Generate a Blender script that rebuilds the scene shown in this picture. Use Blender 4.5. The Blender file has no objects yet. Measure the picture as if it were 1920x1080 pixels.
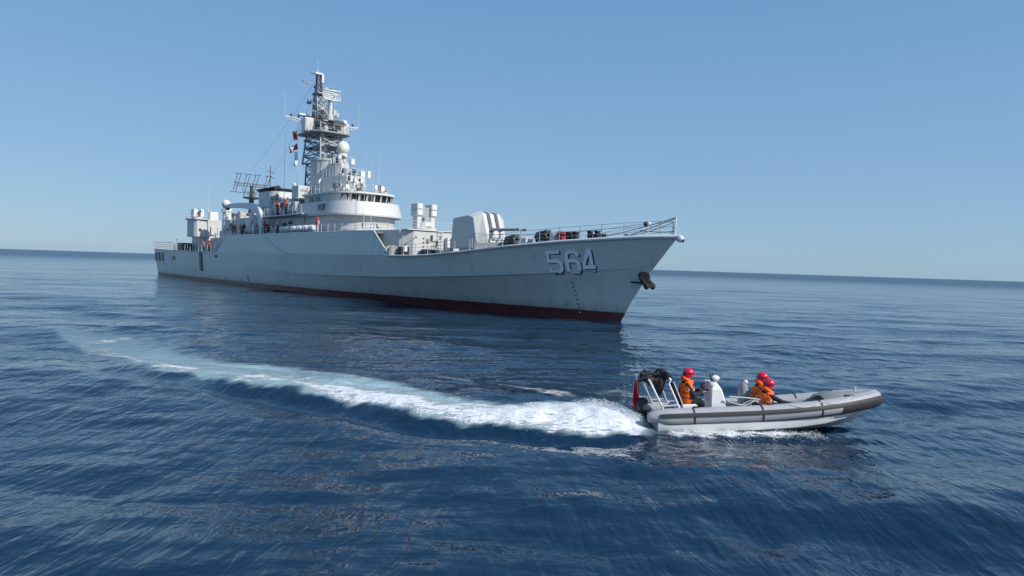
import bpy, bmesh, math, random
import numpy as np
from mathutils import Vector, Matrix
from mathutils.bvhtree import BVHTree

random.seed(7)
np.random.seed(7)
scene = bpy.context.scene
COL = scene.collection
R = math.radians

# ------------------------------------------------------------------ camera, world, sun, exposure
PITCH, ROLL, CAM_H = R(1.941), R(1.8495), 4.0
cam_data = bpy.data.cameras.new('camera')
cam = bpy.data.objects.new('camera', cam_data)
COL.objects.link(cam)
cam_data.sensor_width = 36.0
cam_data.lens = 24.0
cam_data.clip_start = 0.1
cam_data.clip_end = 20000.0
_f = Vector((0, math.cos(PITCH), -math.sin(PITCH)))
_u0 = Vector((0, math.sin(PITCH), math.cos(PITCH)))
_x0 = Vector((1, 0, 0))
_r = _x0 * math.cos(ROLL) + _u0 * math.sin(ROLL)
_u = _u0 * math.cos(ROLL) - _x0 * math.sin(ROLL)
cam.matrix_world = Matrix(((_r.x, _u.x, -_f.x, 0), (_r.y, _u.y, -_f.y, 0), (_r.z, _u.z, -_f.z, CAM_H), (0, 0, 0, 1)))
scene.camera = cam

SUN_EL, SUN_AZ = R(38), R(120)          # azimuth clockwise from +Y
world = bpy.data.worlds.new('World')
scene.world = world
world.use_nodes = True
wn = world.node_tree
bg = wn.nodes['Background']
sky = wn.nodes.new('ShaderNodeTexSky')
sky.sky_type = 'NISHITA'
sky.sun_disc = False
sky.sun_elevation = SUN_EL
sky.sun_rotation = SUN_AZ
sky.altitude = 0
sky.air_density = 1.0
sky.dust_density = 0.4
sky.ozone_density = 2.5
wn.links.new(sky.outputs[0], bg.inputs[0])
bg.inputs[1].default_value = 0.11
# clear marine air: the same blue all round, a little paler towards the horizon
bg2 = wn.nodes.new('ShaderNodeBackground')
bg2.inputs[1].default_value = 1.0
wtc = wn.nodes.new('ShaderNodeTexCoord'); wsep = wn.nodes.new('ShaderNodeSeparateXYZ')
wn.links.new(wtc.outputs['Generated'], wsep.inputs[0])
wr = wn.nodes.new('ShaderNodeValToRGB')
we = wr.color_ramp.elements
we[0].position = 0.0; we[0].color = (0.262, 0.460, 0.670, 1)
we[1].position = 1.0; we[1].color = (0.150, 0.330, 0.630, 1)
for p_, c_ in ((0.06, (0.250, 0.450, 0.685, 1)), (0.18, (0.225, 0.420, 0.685, 1)), (0.40, (0.155, 0.340, 0.640, 1))):
    e_ = we.new(p_); e_.color = c_
wn.links.new(wsep.outputs[2], wr.inputs[0]); wn.links.new(wr.outputs[0], bg2.inputs[0])
wmix = wn.nodes.new('ShaderNodeMixShader'); wmix.inputs[0].default_value = 0.76
wn.links.new(bg.outputs[0], wmix.inputs[1]); wn.links.new(bg2.outputs[0], wmix.inputs[2])
wn.links.new(wmix.outputs[0], wn.nodes['World Output'].inputs[0])

sun_data = bpy.data.lights.new('sun', 'SUN')
sun_data.energy = 4.5
sun_data.angle = R(0.53)
sun_data.color = (1.0, 0.95, 0.88)
sun = bpy.data.objects.new('sun', sun_data)
COL.objects.link(sun)
sdir = Vector((math.sin(SUN_AZ) * math.cos(SUN_EL), math.cos(SUN_AZ) * math.cos(SUN_EL), math.sin(SUN_EL)))
sun.rotation_euler = sdir.to_track_quat('Z', 'Y').to_euler()
sun.location = sdir * 300

scene.view_settings.view_transform = 'Standard'
scene.view_settings.look = 'None'
scene.view_settings.exposure = 0.0
scene.view_settings.gamma = 1.0
scene.view_settings.use_curve_mapping = False

# ------------------------------------------------------------------ materials
def mat_new(name):
    m = bpy.data.materials.new(name)
    m.use_nodes = True
    nt = m.node_tree
    return m, nt, nt.nodes['Principled BSDF'], nt.nodes.new, nt.links.new

def paint(name, col, rough=0.5, var=0.12, scale=0.8, streak=0.0, metal=0.0, spec=0.5, bump=0.0):
    """plain coloured surface with uneven tone, optional vertical weather streaks"""
    m, nt, b, N, L = mat_new(name)
    b.inputs['Roughness'].default_value = rough
    b.inputs['Metallic'].default_value = metal
    b.inputs['Specular IOR Level'].default_value = spec
    tc = N('ShaderNodeTexCoord')
    no = N('ShaderNodeTexNoise'); no.inputs['Scale'].default_value = scale; no.inputs['Detail'].default_value = 6
    L(tc.outputs['Object'], no.inputs['Vector'])
    mx = N('ShaderNodeMix'); mx.data_type = 'RGBA'
    mx.inputs[6].default_value = (*[c * (1 - var) for c in col], 1)
    mx.inputs[7].default_value = (*[min(1, c * (1 + var)) for c in col], 1)
    L(no.outputs['Fac'], mx.inputs[0])
    out = mx.outputs[2]
    if streak > 0:
        mp = N('ShaderNodeMapping'); mp.inputs['Scale'].default_value = (2.2, 2.2, 0.22)
        L(tc.outputs['Object'], mp.inputs['Vector'])
        n2 = N('ShaderNodeTexNoise'); n2.inputs['Scale'].default_value = 1.0; n2.inputs['Detail'].default_value = 5
        L(mp.outputs[0], n2.inputs['Vector'])
        rp = N('ShaderNodeValToRGB'); rp.color_ramp.elements[0].position = 0.56; rp.color_ramp.elements[1].position = 0.8
        rp.color_ramp.elements[1].color = (streak, streak, streak, 1)
        L(n2.outputs['Fac'], rp.inputs[0])
        m2 = N('ShaderNodeMix'); m2.data_type = 'RGBA'
        m2.inputs[7].default_value = (0.20, 0.13, 0.09, 1)
        L(rp.outputs[0], m2.inputs[0]); L(out, m2.inputs[6])
        out = m2.outputs[2]
    L(out, b.inputs['Base Color'])
    if bump > 0:
        n3 = N('ShaderNodeTexNoise'); n3.inputs['Scale'].default_value = 18; n3.inputs['Detail'].default_value = 4
        L(tc.outputs['Object'], n3.inputs['Vector'])
        bp = N('ShaderNodeBump'); bp.inputs['Strength'].default_value = bump; bp.inputs['Distance'].default_value = 0.02
        L(n3.outputs['Fac'], bp.inputs['Height']); L(bp.outputs[0], b.inputs['Normal'])
    return m

M = {}
M['grey'] = paint('ship_grey', (0.53, 0.535, 0.51), 0.45, 0.05, 0.5, 0.18)
M['pale'] = paint('ship_pale', (0.58, 0.58, 0.56), 0.45, 0.05, 0.6, 0.16)
M['white'] = paint('white_paint', (0.72, 0.72, 0.70), 0.4, 0.04, 2)
M['cream'] = paint('cream_radome', (0.74, 0.73, 0.62), 0.4, 0.05, 2)
M['number'] = paint('number_white', (0.96, 0.96, 0.95), 0.4, 0.02, 2)
M['deck'] = paint('deck_grey', (0.16, 0.17, 0.17), 0.8, 0.25, 1.2)
M['black'] = paint('black_paint', (0.02, 0.02, 0.022), 0.6, 0.2, 3)
M['dark'] = paint('dark_metal', (0.06, 0.06, 0.065), 0.5, 0.3, 4, 0.3)
M['midgrey'] = paint('mid_grey', (0.33, 0.345, 0.35), 0.5, 0.15, 2, 0.2)
M['glass'] = paint('window_glass', (0.012, 0.014, 0.016), 0.08, 0.1, 1)
M['red'] = paint('red_paint', (0.55, 0.03, 0.03), 0.5, 0.1, 2)
M['wire'] = paint('steel_wire', (0.14, 0.14, 0.15), 0.5, 0.1, 2)
M['anchor'] = paint('anchor_iron', (0.010, 0.009, 0.009), 0.7, 0.5, 4)
M['orange'] = paint('vest_orange', (1.0, 0.135, 0.005), 0.7, 0.12, 9, bump=0.4)
M['navy'] = paint('uniform_navy', (0.012, 0.014, 0.022), 0.85, 0.3, 9, bump=0.4)
M['whitecloth'] = paint('white_cloth', (0.66, 0.66, 0.66), 0.85, 0.08, 9, bump=0.3)
M['skin'] = paint('skin', (0.46, 0.25, 0.17), 0.55, 0.08, 12)
M['helmet'] = paint('helmet_magenta_red', (0.66, 0.012, 0.045), 0.22, 0.06, 4)
M['hardhat'] = paint('hard_hat_red', (0.5, 0.03, 0.03), 0.4, 0.06, 4)
M['tube'] = paint('hypalon_grey', (0.40, 0.40, 0.415), 0.5, 0.10, 2.5, bump=0.15)
M['rubber'] = paint('black_rubber', (0.03, 0.03, 0.034), 0.6, 0.25, 5)
M['gel'] = paint('gelcoat_white', (0.80, 0.80, 0.78), 0.25, 0.05, 2)
M['alu'] = paint('aluminium', (0.66, 0.67, 0.68), 0.35, 0.06, 4, metal=0.35)
M['canvas'] = paint('black_canvas', (0.018, 0.016, 0.015), 0.8, 0.5, 8, bump=0.6)
M['floor'] = paint('boat_floor', (0.22, 0.23, 0.23), 0.7, 0.2, 5)
M['olive'] = paint('olive_cloth', (0.07, 0.08, 0.03), 0.85, 0.2, 6)
M['flagred'] = paint('flag_red', (0.62, 0.01, 0.02), 0.7, 0.08, 4)
M['yellow'] = paint('flag_yellow', (0.75, 0.48, 0.03), 0.7, 0.05, 4)
M['flagwhite'] = paint('flag_white', (0.8, 0.8, 0.8), 0.7, 0.04, 4)
M['flagblue'] = paint('flag_blue', (0.03, 0.04, 0.16), 0.7, 0.05, 4)
M['rope'] = paint('white_rope', (0.62, 0.62, 0.58), 0.8, 0.1, 6)

# hull paint with the red boot topping along the waterline
def hull_material():
    m, nt, b, N, L = mat_new('hull_paint')
    b.inputs['Roughness'].default_value = 0.42
    tc = N('ShaderNodeTexCoord')
    sep = N('ShaderNodeSeparateXYZ'); L(tc.outputs['Object'], sep.inputs[0])
    n1 = N('ShaderNodeTexNoise'); n1.inputs['Scale'].default_value = 0.28; n1.inputs['Detail'].default_value = 7; n1.inputs['Roughness'].default_value = 0.6
    L(tc.outputs['Object'], n1.inputs['Vector'])
    g = N('ShaderNodeMix'); g.data_type = 'RGBA'
    g.inputs[6].default_value = (0.60, 0.615, 0.56, 1); g.inputs[7].default_value = (0.69, 0.695, 0.645, 1)
    L(n1.outputs['Fac'], g.inputs[0])
    # plate strakes: faint tone changes
    mp = N('ShaderNodeMapping'); mp.inputs['Scale'].default_value = (0.17, 0.17, 0.55)
    L(tc.outputs['Object'], mp.inputs['Vector'])
    br = N('ShaderNodeTexVoronoi'); br.inputs['Scale'].default_value = 1.0
    L(mp.outputs[0], br.inputs['Vector'])
    hs = N('ShaderNodeHueSaturation'); hs.inputs['Hue'].default_value = 0.5
    mv = N('ShaderNodeMath'); mv.operation = 'MULTIPLY_ADD'; mv.inputs[1].default_value = 0.07; mv.inputs[2].default_value = 0.965
    sc = N('ShaderNodeSeparateColor'); L(br.outputs['Color'], sc.inputs[0]); L(sc.outputs[0], mv.inputs[0])
    L(mv.outputs[0], hs.inputs['Value']); L(g.outputs[2], hs.inputs['Color'])
    # vertical weather streaks
    mp2 = N('ShaderNodeMapping'); mp2.inputs['Scale'].default_value = (1.6, 1.6, 0.13)
    L(tc.outputs['Object'], mp2.inputs['Vector'])
    n2 = N('ShaderNodeTexNoise'); n2.inputs['Scale'].default_value = 1; n2.inputs['Detail'].default_value = 6
    L(mp2.outputs[0], n2.inputs['Vector'])
    rp = N('ShaderNodeValToRGB'); rp.color_ramp.elements[0].position = 0.55; rp.color_ramp.elements[1].position = 0.85
    rp.color_ramp.elements[1].color = (0.35, 0.35, 0.35, 1)
    L(n2.outputs['Fac'], rp.inputs[0])
    ms = N('ShaderNodeMix'); ms.data_type = 'RGBA'; ms.inputs[7].default_value = (0.24, 0.22, 0.17, 1)
    L(rp.outputs[0], ms.inputs[0]); L(hs.outputs[0], ms.inputs[6])
    # boot topping: line climbs a little towards the bow, wobbly edge
    ln = N('ShaderNodeMath'); ln.operation = 'MULTIPLY_ADD'; ln.inputs[1].default_value = 0.0036; ln.inputs[2].default_value = 0.375
    L(sep.outputs[0], ln.inputs[0])
    n3 = N('ShaderNodeTexNoise'); n3.inputs['Scale'].default_value = 0.9; n3.inputs['Detail'].default_value = 5
    L(tc.outputs['Object'], n3.inputs['Vector'])
    wb = N('ShaderNodeMath'); wb.operation = 'MULTIPLY_ADD'; wb.inputs[1].default_value = 0.10; wb.inputs[2].default_value = -0.05
    L(n3.outputs['Fac'], wb.inputs[0])
    ad = N('ShaderNodeMath'); ad.operation = 'ADD'; L(ln.outputs[0], ad.inputs[0]); L(wb.outputs[0], ad.inputs[1])
    lt = N('ShaderNodeMath'); lt.operation = 'SUBTRACT'; L(ad.outputs[0], lt.inputs[0]); L(sep.outputs[2], lt.inputs[1])
    rmp = N('ShaderNodeMapRange'); rmp.inputs[1].default_value = -0.03; rmp.inputs[2].default_value = 0.03
    L(lt.outputs[0], rmp.inputs[0])
    redm = N('ShaderNodeMix'); redm.data_type = 'RGBA'
    redm.inputs[6].default_value = (0.10, 0.027, 0.026, 1); redm.inputs[7].default_value = (0.17, 0.042, 0.038, 1)
    L(n3.outputs['Fac'], redm.inputs[0])
    mr = N('ShaderNodeMix'); mr.data_type = 'RGBA'
    L(rmp.outputs[0], mr.inputs[0]); L(ms.outputs[2], mr.inputs[6]); L(redm.outputs[2], mr.inputs[7])
    # grime in a ragged band above the boot topping, and thin weld lines between the plates
    gr = N('ShaderNodeMapRange'); gr.inputs[1].default_value = -0.85; gr.inputs[2].default_value = 0.0; gr.inputs[3].default_value = 0.0; gr.inputs[4].default_value = 0.55
    gl = N('ShaderNodeMath'); gl.operation = 'MULTIPLY_ADD'; gl.inputs[1].default_value = 0.9; L(n2.outputs['Fac'], gl.inputs[0])
    gs = N('ShaderNodeMath'); gs.operation = 'SUBTRACT'; gs.inputs[1].default_value = 0.55; L(lt.outputs[0], gs.inputs[0]); L(gs.outputs[0], gl.inputs[2]); L(gl.outputs[0], gr.inputs[0])
    gm2 = N('ShaderNodeMix'); gm2.data_type = 'RGBA'; gm2.inputs[7].default_value = (0.26, 0.26, 0.20, 1)
    L(gr.outputs[0], gm2.inputs[0]); L(ms.outputs[2], gm2.inputs[6])
    mpb = N('ShaderNodeMapping'); mpb.inputs['Rotation'].default_value = (R(90), 0, 0)
    L(tc.outputs['Object'], mpb.inputs['Vector'])
    bk = N('ShaderNodeTexBrick'); bk.inputs['Scale'].default_value = 1.0; bk.inputs['Brick Width'].default_value = 7.0; bk.inputs['Row Height'].default_value = 1.55
    bk.inputs['Mortar Size'].default_value = 0.022; bk.inputs['Mortar Smooth'].default_value = 0.6
    bk.inputs['Color1'].default_value = (1, 1, 1, 1); bk.inputs['Color2'].default_value = (0.955, 0.955, 0.955, 1); bk.inputs['Mortar'].default_value = (0.80, 0.80, 0.80, 1)
    L(mpb.outputs[0], bk.inputs['Vector'])
    mb2 = N('ShaderNodeMix'); mb2.data_type = 'RGBA'; mb2.blend_type = 'MULTIPLY'; mb2.inputs[0].default_value = 0.8
    L(gm2.outputs[2], mb2.inputs[6]); L(bk.outputs['Color'], mb2.inputs[7])
    L(mb2.outputs[2], mr.inputs[6])
    L(mr.outputs[2], b.inputs['Base Color'])
    # plates pulled in between frames
    wv = N('ShaderNodeTexNoise'); wv.inputs['Scale'].default_value = 0.55; wv.inputs['Detail'].default_value = 2
    L(tc.outputs['Object'], wv.inputs['Vector'])
    bp = N('ShaderNodeBump'); bp.inputs['Strength'].default_value = 0.35; bp.inputs['Distance'].default_value = 0.12
    L(wv.outputs['Fac'], bp.inputs['Height']); L(bp.outputs[0], b.inputs['Normal'])
    return m
M['hull'] = hull_material()

# ------------------------------------------------------------------ mesh builder
class MB:
    """collects shapes; coordinates are (forward, starboard, up) when flip=True"""
    def __init__(s, flip=True):
        s.v = []; s.f = []; s.flip = flip; s.mi = []
    def add(s, vs, fs, mi=0):
        o = len(s.v)
        s.v += [tuple(map(float, p)) for p in vs]
        s.f += [tuple(i + o for i in f) for f in fs]
        s.mi += [mi] * len(fs)
        return s
    def box(s, a, b, mi=0, taper=0.0, tx=None, ty=None):
        """corner to corner; taper shrinks the top"""
        x0, y0, z0 = a; x1, y1, z1 = b
        tx = taper if tx is None else tx; ty = taper if ty is None else ty
        vs = [(x0, y0, z0), (x1, y0, z0), (x1, y1, z0), (x0, y1, z0), (x0 + tx, y0 + ty, z1), (x1 - tx, y0 + ty, z1), (x1 - tx, y1 - ty, z1), (x0 + tx, y1 - ty, z1)]
        return s.add(vs, [(0, 3, 2, 1), (4, 5, 6, 7), (0, 1, 5, 4), (1, 2, 6, 5), (2, 3, 7, 6), (3, 0, 4, 7)], mi)
    def prism(s, poly, z0, z1, poly2=None, mi=0):
        p2 = poly2 or poly
        n = len(poly)
        vs = [(x, y, z0) for x, y in poly] + [(x, y, z1) for x, y in p2]
        fs = [tuple(range(n))[::-1], tuple(range(n, 2 * n))] + [(i, (i + 1) % n, n + (i + 1) % n, n + i) for i in range(n)]
        return s.add(vs, fs, mi)
    def tube(s, p, q, r0, r1=None, n=8, mi=0, caps=True):
        r1 = r0 if r1 is None else r1
        p = Vector(p); q = Vector(q); d = (q - p)
        if d.length < 1e-6: return s
        d.normalize()
        a = d.orthogonal().normalized(); b = d.cross(a)
        vs = []
        for c, r in ((p, r0), (q, r1)):
            for i in range(n):
                t = 2 * math.pi * i / n
                vs.append(c + a * (r * math.cos(t)) + b * (r * math.sin(t)))
        fs = [(i, (i + 1) % n, n + (i + 1) % n, n + i) for i in range(n)]
        if caps: fs += [tuple(range(n))[::-1], tuple(range(n, 2 * n))]
        return s.add(vs, fs, mi)
    def path(s, pts, r, n=8, mi=0):
        """swept tube; r number or list"""
        pts = [Vector(p) for p in pts]
        k = len(pts)
        rs = r if isinstance(r, (list, tuple)) else [r] * k
        vs = []; up = None
        for i, p in enumerate(pts):
            d = (pts[min(i + 1, k - 1)] - pts[max(i - 1, 0)]).normalized()
            if up is None: up = d.orthogonal().normalized()
            up = (up - d * up.dot(d)).normalized()
            b = d.cross(up)
            for j in range(n):
                t = 2 * math.pi * j / n
                vs.append(p + up * (rs[i] * math.cos(t)) + b * (rs[i] * math.sin(t)))
        fs = []
        for i in range(k - 1):
            for j in range(n):
                fs.append((i * n + j, i * n + (j + 1) % n, (i + 1) * n + (j + 1) % n, (i + 1) * n + j))
        fs += [tuple(range(n))[::-1], tuple(range((k - 1) * n, k * n))]
        return s.add(vs, fs, mi)
    def ball(s, c, r, nu=14, nv=8, mi=0):
        rx, ry, rz = (r, r, r) if not isinstance(r, (tuple, list)) else r
        vs = [(c[0], c[1], c[2] + rz)]
        for i in range(1, nv):
            ph = math.pi * i / nv
            for j in range(nu):
                t = 2 * math.pi * j / nu
                vs.append((c[0] + rx * math.sin(ph) * math.cos(t), c[1] + ry * math.sin(ph) * math.sin(t), c[2] + rz * math.cos(ph)))
        vs.append((c[0], c[1], c[2] - rz))
        fs = [(0, 1 + j, 1 + (j + 1) % nu) for j in range(nu)]
        for i in range(nv - 2):
            for j in range(nu):
                a = 1 + i * nu + j; b = 1 + i * nu + (j + 1) % nu
                fs.append((a, a + nu, b + nu, b))
        l = len(vs) - 1; o = 1 + (nv - 2) * nu
        fs += [(l, o + (j + 1) % nu, o + j) for j in range(nu)]
        return s.add(vs, fs, mi)
    def lathe(s, c, prof, n=16, mi=0):
        vs = []
        for r, z in prof:
            for j in range(n):
                t = 2 * math.pi * j / n
                vs.append((c[0] + r * math.cos(t), c[1] + r * math.sin(t), c[2] + z))
        k = len(prof)
        fs = [(i * n + j, i * n + (j + 1) % n, (i + 1) * n + (j + 1) % n, (i + 1) * n + j) for i in range(k - 1) for j in range(n)]
        fs += [tuple(range(n))[::-1], tuple(range((k - 1) * n, k * n))]
        return s.add(vs, fs, mi)
    def loft(s, rings, mi=0, close=True, caps=False):
        n = len(rings[0]); vs = [p for r in rings for p in r]
        fs = []
        for i in range(len(rings) - 1):
            for j in range(n if close else n - 1):
                fs.append((i * n + j, i * n + (j + 1) % n, (i + 1) * n + (j + 1) % n, (i + 1) * n + j))
        if caps: fs += [tuple(range(n))[::-1], tuple(range((len(rings) - 1) * n, len(rings) * n))]
        return s.add(vs, fs, mi)
    def mesh(s, name, mats, smooth=None, bevel=0.0):
        me = bpy.data.meshes.new(name)
        vs = [(x, -y, z) for x, y, z in s.v] if s.flip else s.v
        me.from_pydata(vs, [], s.f)
        mats = mats if isinstance(mats, (list, tuple)) else [mats]
        for m in mats: me.materials.append(M[m] if isinstance(m, str) else m)
        for p, i in zip(me.polygons, s.mi): p.material_index = i
        bm = bmesh.new(); bm.from_mesh(me)
        if bevel > 0:
            ed = [e for e in bm.edges if len(e.link_faces) == 2 and e.calc_face_angle(0) > 0.5]
            if ed: bmesh.ops.bevel(bm, geom=ed, offset=bevel, segments=1, affect='EDGES', clamp_overlap=True)
        bmesh.ops.recalc_face_normals(bm, faces=bm.faces)
        if smooth:
            for f in bm.faces: f.smooth = True
            for e in bm.edges:
                if len(e.link_faces) == 2 and e.calc_face_angle(0) > smooth: e.smooth = False
        bm.to_mesh(me); bm.free()
        return me
    def build(s, name, mats, parent=None, smooth=None, bevel=0.0):
        o = bpy.data.objects.new(name, s.mesh(name, mats, smooth, bevel))
        COL.objects.link(o)
        if parent is not None: o.parent = parent
        return o

def empty(name, loc=(0, 0, 0), rz=0.0):
    o = bpy.data.objects.new(name, None); COL.objects.link(o)
    o.location = loc; o.rotation_euler = (0, 0, rz)
    o.empty_display_size = 0.3
    return o
def tag(o, label=None, cat=None, group=None, kind=None):
    if label: o['label'] = label
    if cat: o['category'] = cat
    if group: o['group'] = group
    if kind: o['kind'] = kind
    return o

# ------------------------------------------------------------------ places
SHIP_O = Vector((-64.7267, 135.1856, 0)); SHIP_A = R(310.3718)
AX = Vector((math.cos(SHIP_A), math.sin(SHIP_A), 0)); NX = Vector((AX.y, -AX.x, 0))   # forward, starboard
def ship_pt(s, u, z): return SHIP_O + AX * s + NX * u + Vector((0, 0, z))
def ground(px, py, z=0.0):
    """where the photo pixel meets the level z (metres)"""
    x, y = px - 960, py - 540
    xr = x * math.cos(ROLL) + y * math.sin(ROLL); yr = -x * math.sin(ROLL) + y * math.cos(ROLL)
    d = Vector((xr, 1280 * math.cos(PITCH) - yr * math.sin(PITCH), -1280 * math.sin(PITCH) - yr * math.cos(PITCH)))
    t = (z - CAM_H) / d.z
    return (d.x * t, d.y * t)

# ------------------------------------------------------------------ the sea
def graded(lo_far, lo, hi, hi_far, step, grow):
    mid = list(np.arange(lo, hi + 1e-6, step))
    r = []; x = mid[-1]; d = step
    while x < hi_far:
        d *= grow; x += d; r.append(x)
    l = []; x = mid[0]; d = step
    while x > lo_far:
        d *= grow; x -= d; l.append(x)
    return np.array(l[::-1] + mid + r)

def polyline_dist(X, Y, pts):
    """distance, side (+ = left of the direction of travel) and arc length along a polyline"""
    best = np.full(X.shape, 1e9); side = np.zeros(X.shape); arc = np.zeros(X.shape)
    acc = 0.0
    for (x0, y0), (x1, y1) in zip(pts[:-1], pts[1:]):
        dx, dy = x1 - x0, y1 - y0; l2 = dx * dx + dy * dy; l = math.sqrt(l2)
        t = np.clip(((X - x0) * dx + (Y - y0) * dy) / l2, 0, 1)
        d = np.hypot(X - x0 - t * dx, Y - y0 - t * dy)
        cr = dx * (Y - y0) - dy * (X - x0)
        m = d < best
        best = np.where(m, d, best); side = np.where(m, np.sign(cr), side); arc = np.where(m, acc + t * l, arc)
        acc += l
    return best, side, arc, acc

def vnoise(X, Y, sc, seed):
    """smooth value noise in numpy"""
    rng = np.random.RandomState(seed); T = rng.rand(256, 256)
    x = X / sc; y = Y / sc
    xi = np.floor(x).astype(int); yi = np.floor(y).astype(int)
    fx = x - xi; fy = y - yi
    fx = fx * fx * (3 - 2 * fx); fy = fy * fy * (3 - 2 * fy)
    g = lambda a, b: T[a % 256, b % 256]
    return (g(xi, yi) * (1 - fx) + g(xi + 1, yi) * fx) * (1 - fy) + (g(xi, yi + 1) * (1 - fx) + g(xi + 1, yi + 1) * fx) * fy

NEAR_EDGE = [ground(*p) for p in [(1225, 812), (1150, 806), (1000, 797), (880, 790), (780, 780), (700, 764), (600, 748), (500, 732), (400, 715), (320, 704), (230, 688), (160, 652)]]
FAR_EDGE = [ground(*p) for p in [(1215, 768), (1150, 762), (1080, 762), (950, 766), (850, 752), (770, 736), (690, 706), (610, 692), (520, 680), (420, 668), (330, 647), (250, 630), (170, 623)]]

def smooth01(x): 
    x = np.clip(x, 0, 1); return x * x * (3 - 2 * x)

def make_sea():
    xs = graded(-7000, -17, 15, 7000, 0.105, 1.032)
    ys = graded(-120, 7.5, 33, 7000, 0.105, 1.026)
    X, Y = np.meshgrid(xs, ys)
    dx = np.gradient(xs); dy = np.gradient(ys)
    SP = np.maximum(*np.meshgrid(dx, dy))
    Z = np.zeros_like(X)
    rng = np.random.RandomState(3)
    n = 84
    lam = np.exp(np.linspace(math.log(0.42), math.log(17), n))
    for i, l in enumerate(lam):
        if l > 4.5: th = R(90) + rng.normal(0, R(22))                   # long swell, crests across the view
        else:
            th = (R(28) if i % 2 else R(-28)) + rng.normal(0, R(24))    # wind chop, crests running away from the camera
            if i % 3 == 0: th = R(75) + rng.normal(0, R(35))
        a = 0.0021 * l * (0.82 if l > 1.4 else 0.9)
        k = 2 * math.pi / l
        ph = rng.rand() * 6.283
        w = np.clip((l / SP - 3.0) / 3.0, 0, 1)
        if w.max() <= 0: continue
        arg = k * (X * math.cos(th) + Y * math.sin(th)) + ph + 0.8 * np.sin(0.11 * k * (Y * math.cos(th) - X * math.sin(th)) + ph * 3)
        Z += a * w * (np.sin(arg) + 0.22 * np.cos(2 * arg))
    # gusty patches: calmer and rougher water
    gust = 0.72 + 0.6 * vnoise(X + 50, Y * 0.6, 9.0, 11)
    Z *= gust
    # wake of the boat
    dn, sn, an, ln = polyline_dist(X, Y, NEAR_EDGE)
    dfar, sf, af, lf = polyline_dist(X, Y, FAR_EDGE)
    # travel goes from the stern to the left: far side lies on the right hand
    inside_n = -sn * dn           # positive on the far side of the near edge
    inside_f = sf * dfar          # positive on the near side of the far edge
    tn = an / ln                  # 0 at the boat
    nz = vnoise(X, Y, 0.55, 5) * 0.5 + vnoise(X, Y, 0.22, 6) * 0.3 + vnoise(X, Y, 1.6, 7) * 0.6 - 0.7
    xin = smooth01((X - (FAR_EDGE[-1][0] - 4)) / 4) * smooth01((3.7 - X + nz * 0.9 - np.clip(Y - 18.4, 0, 2) * 1.6) / 0.7)
    body = np.minimum(inside_n, inside_f)
    soft = 0.25 + 0.55 * np.clip(tn, 0, 1)
    inmask = smooth01((inside_n + nz * (0.45 + 0.8 * tn)) / (0.16 + 0.3 * tn) + 0.3) * smooth01((inside_f + nz * (0.6 + 1.0 * tn)) / (0.35 + 1.3 * tn) + 0.35) * xin
    # crisp white along the near edge, wide and solid by the stern
    width = np.interp(tn, [0, 0.12, 0.3, 0.5, 0.75, 1.0], [2.3, 1.8, 1.6, 1.7, 1.6, 1.2])
    crisp = smooth01(0.95 - np.abs(inside_n - width * 0.42) / width + nz * (0.5 + 0.6 * tn)) * xin
    fade = np.interp(tn, [0, 0.25, 0.45, 0.7, 0.9, 1.0], [0.97, 0.86, 0.80, 0.75, 0.66, 0.48])
    clump = vnoise(X * 0.7 + 9, Y * 1.2, 1.3, 51) * 0.6 + vnoise(X, Y, 0.5, 52) * 0.4
    foam = np.clip(crisp * inmask * fade * 1.12 * (1 - smooth01(tn * 2.2 - 0.25) * (0.85 - 1.25 * clump)), 0, 1)
    aer = inmask * np.interp(tn, [0, 0.3, 0.6, 0.85, 1.0], [1.0, 1.0, 0.85, 0.62, 0.42])
    # ridge under the near edge with a hollow on this side of it, churned water inside
    amp = np.interp(tn, [0, 0.06, 0.3, 0.7, 1.0], [0.08, 0.22, 0.22, 0.12, 0.0]) * xin
    Z += amp * 0.4 * np.exp(-((inside_n - 0.7) / 0.7) ** 2) - amp * 1.25 * np.exp(-((inside_n + 0.75) / 0.62) ** 2)
    Z += foam * (vnoise(X, Y, 0.35, 21) - 0.45) * np.interp(tn, [0, 0.3, 1], [0.12, 0.07, 0.03])
    # rooster mound right behind the transom
    g = np.exp(-(((X - 2.55) / 0.85) ** 2 + ((Y - 18.0) / 0.62) ** 2))
    Z += 0.17 * g * (0.7 + 0.6 * vnoise(X, Y, 0.25, 22))
    g2 = np.exp(-(((X - 1.2) / 1.4) ** 2 + ((Y - 18.3) / 0.9) ** 2))
    Z += 0.12 * g2 * (0.6 + 0.8 * vnoise(X, Y, 0.35, 23))
    foam = np.maximum(foam, np.clip(g * 1.6 + g2 * 0.5, 0, 1))
    # churned foam along the side of the boat and a low side wave off the bow
    side = smooth01((X - 3.7) / 0.5) * smooth01((8.6 - X) / 1.6)
    yc = 16.92 + 0.035 * (X - 4)
    band = np.exp(-((Y - yc) / (0.34 + 0.06 * (6 - X).clip(0, 3))) ** 2)
    sfoam = side * np.clip(band * 1.25 + nz * 0.75 - 0.12, 0, 1) * np.interp(X, [3.7, 5.0, 6.6, 7.6, 8.6], [0.6, 0.88, 0.85, 0.62, 0.4])
    foam = np.maximum(foam, sfoam)
    Z += side * band * (0.05 + 0.12 * (vnoise(X, Y, 0.28, 31) - 0.5))
    Z -= 0.07 * np.exp(-((X - 7.2) / 2.2) ** 2 - ((Y - 16.3) / 0.5) ** 2)
    # the far side of the boat too
    yc2 = 19.35
    band2 = np.exp(-((Y - yc2) / 0.3) ** 2)
    foam = np.maximum(foam, side * np.clip(band2 * 1.1 + nz * 0.7 - 0.2, 0, 1) * 0.7)
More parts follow.
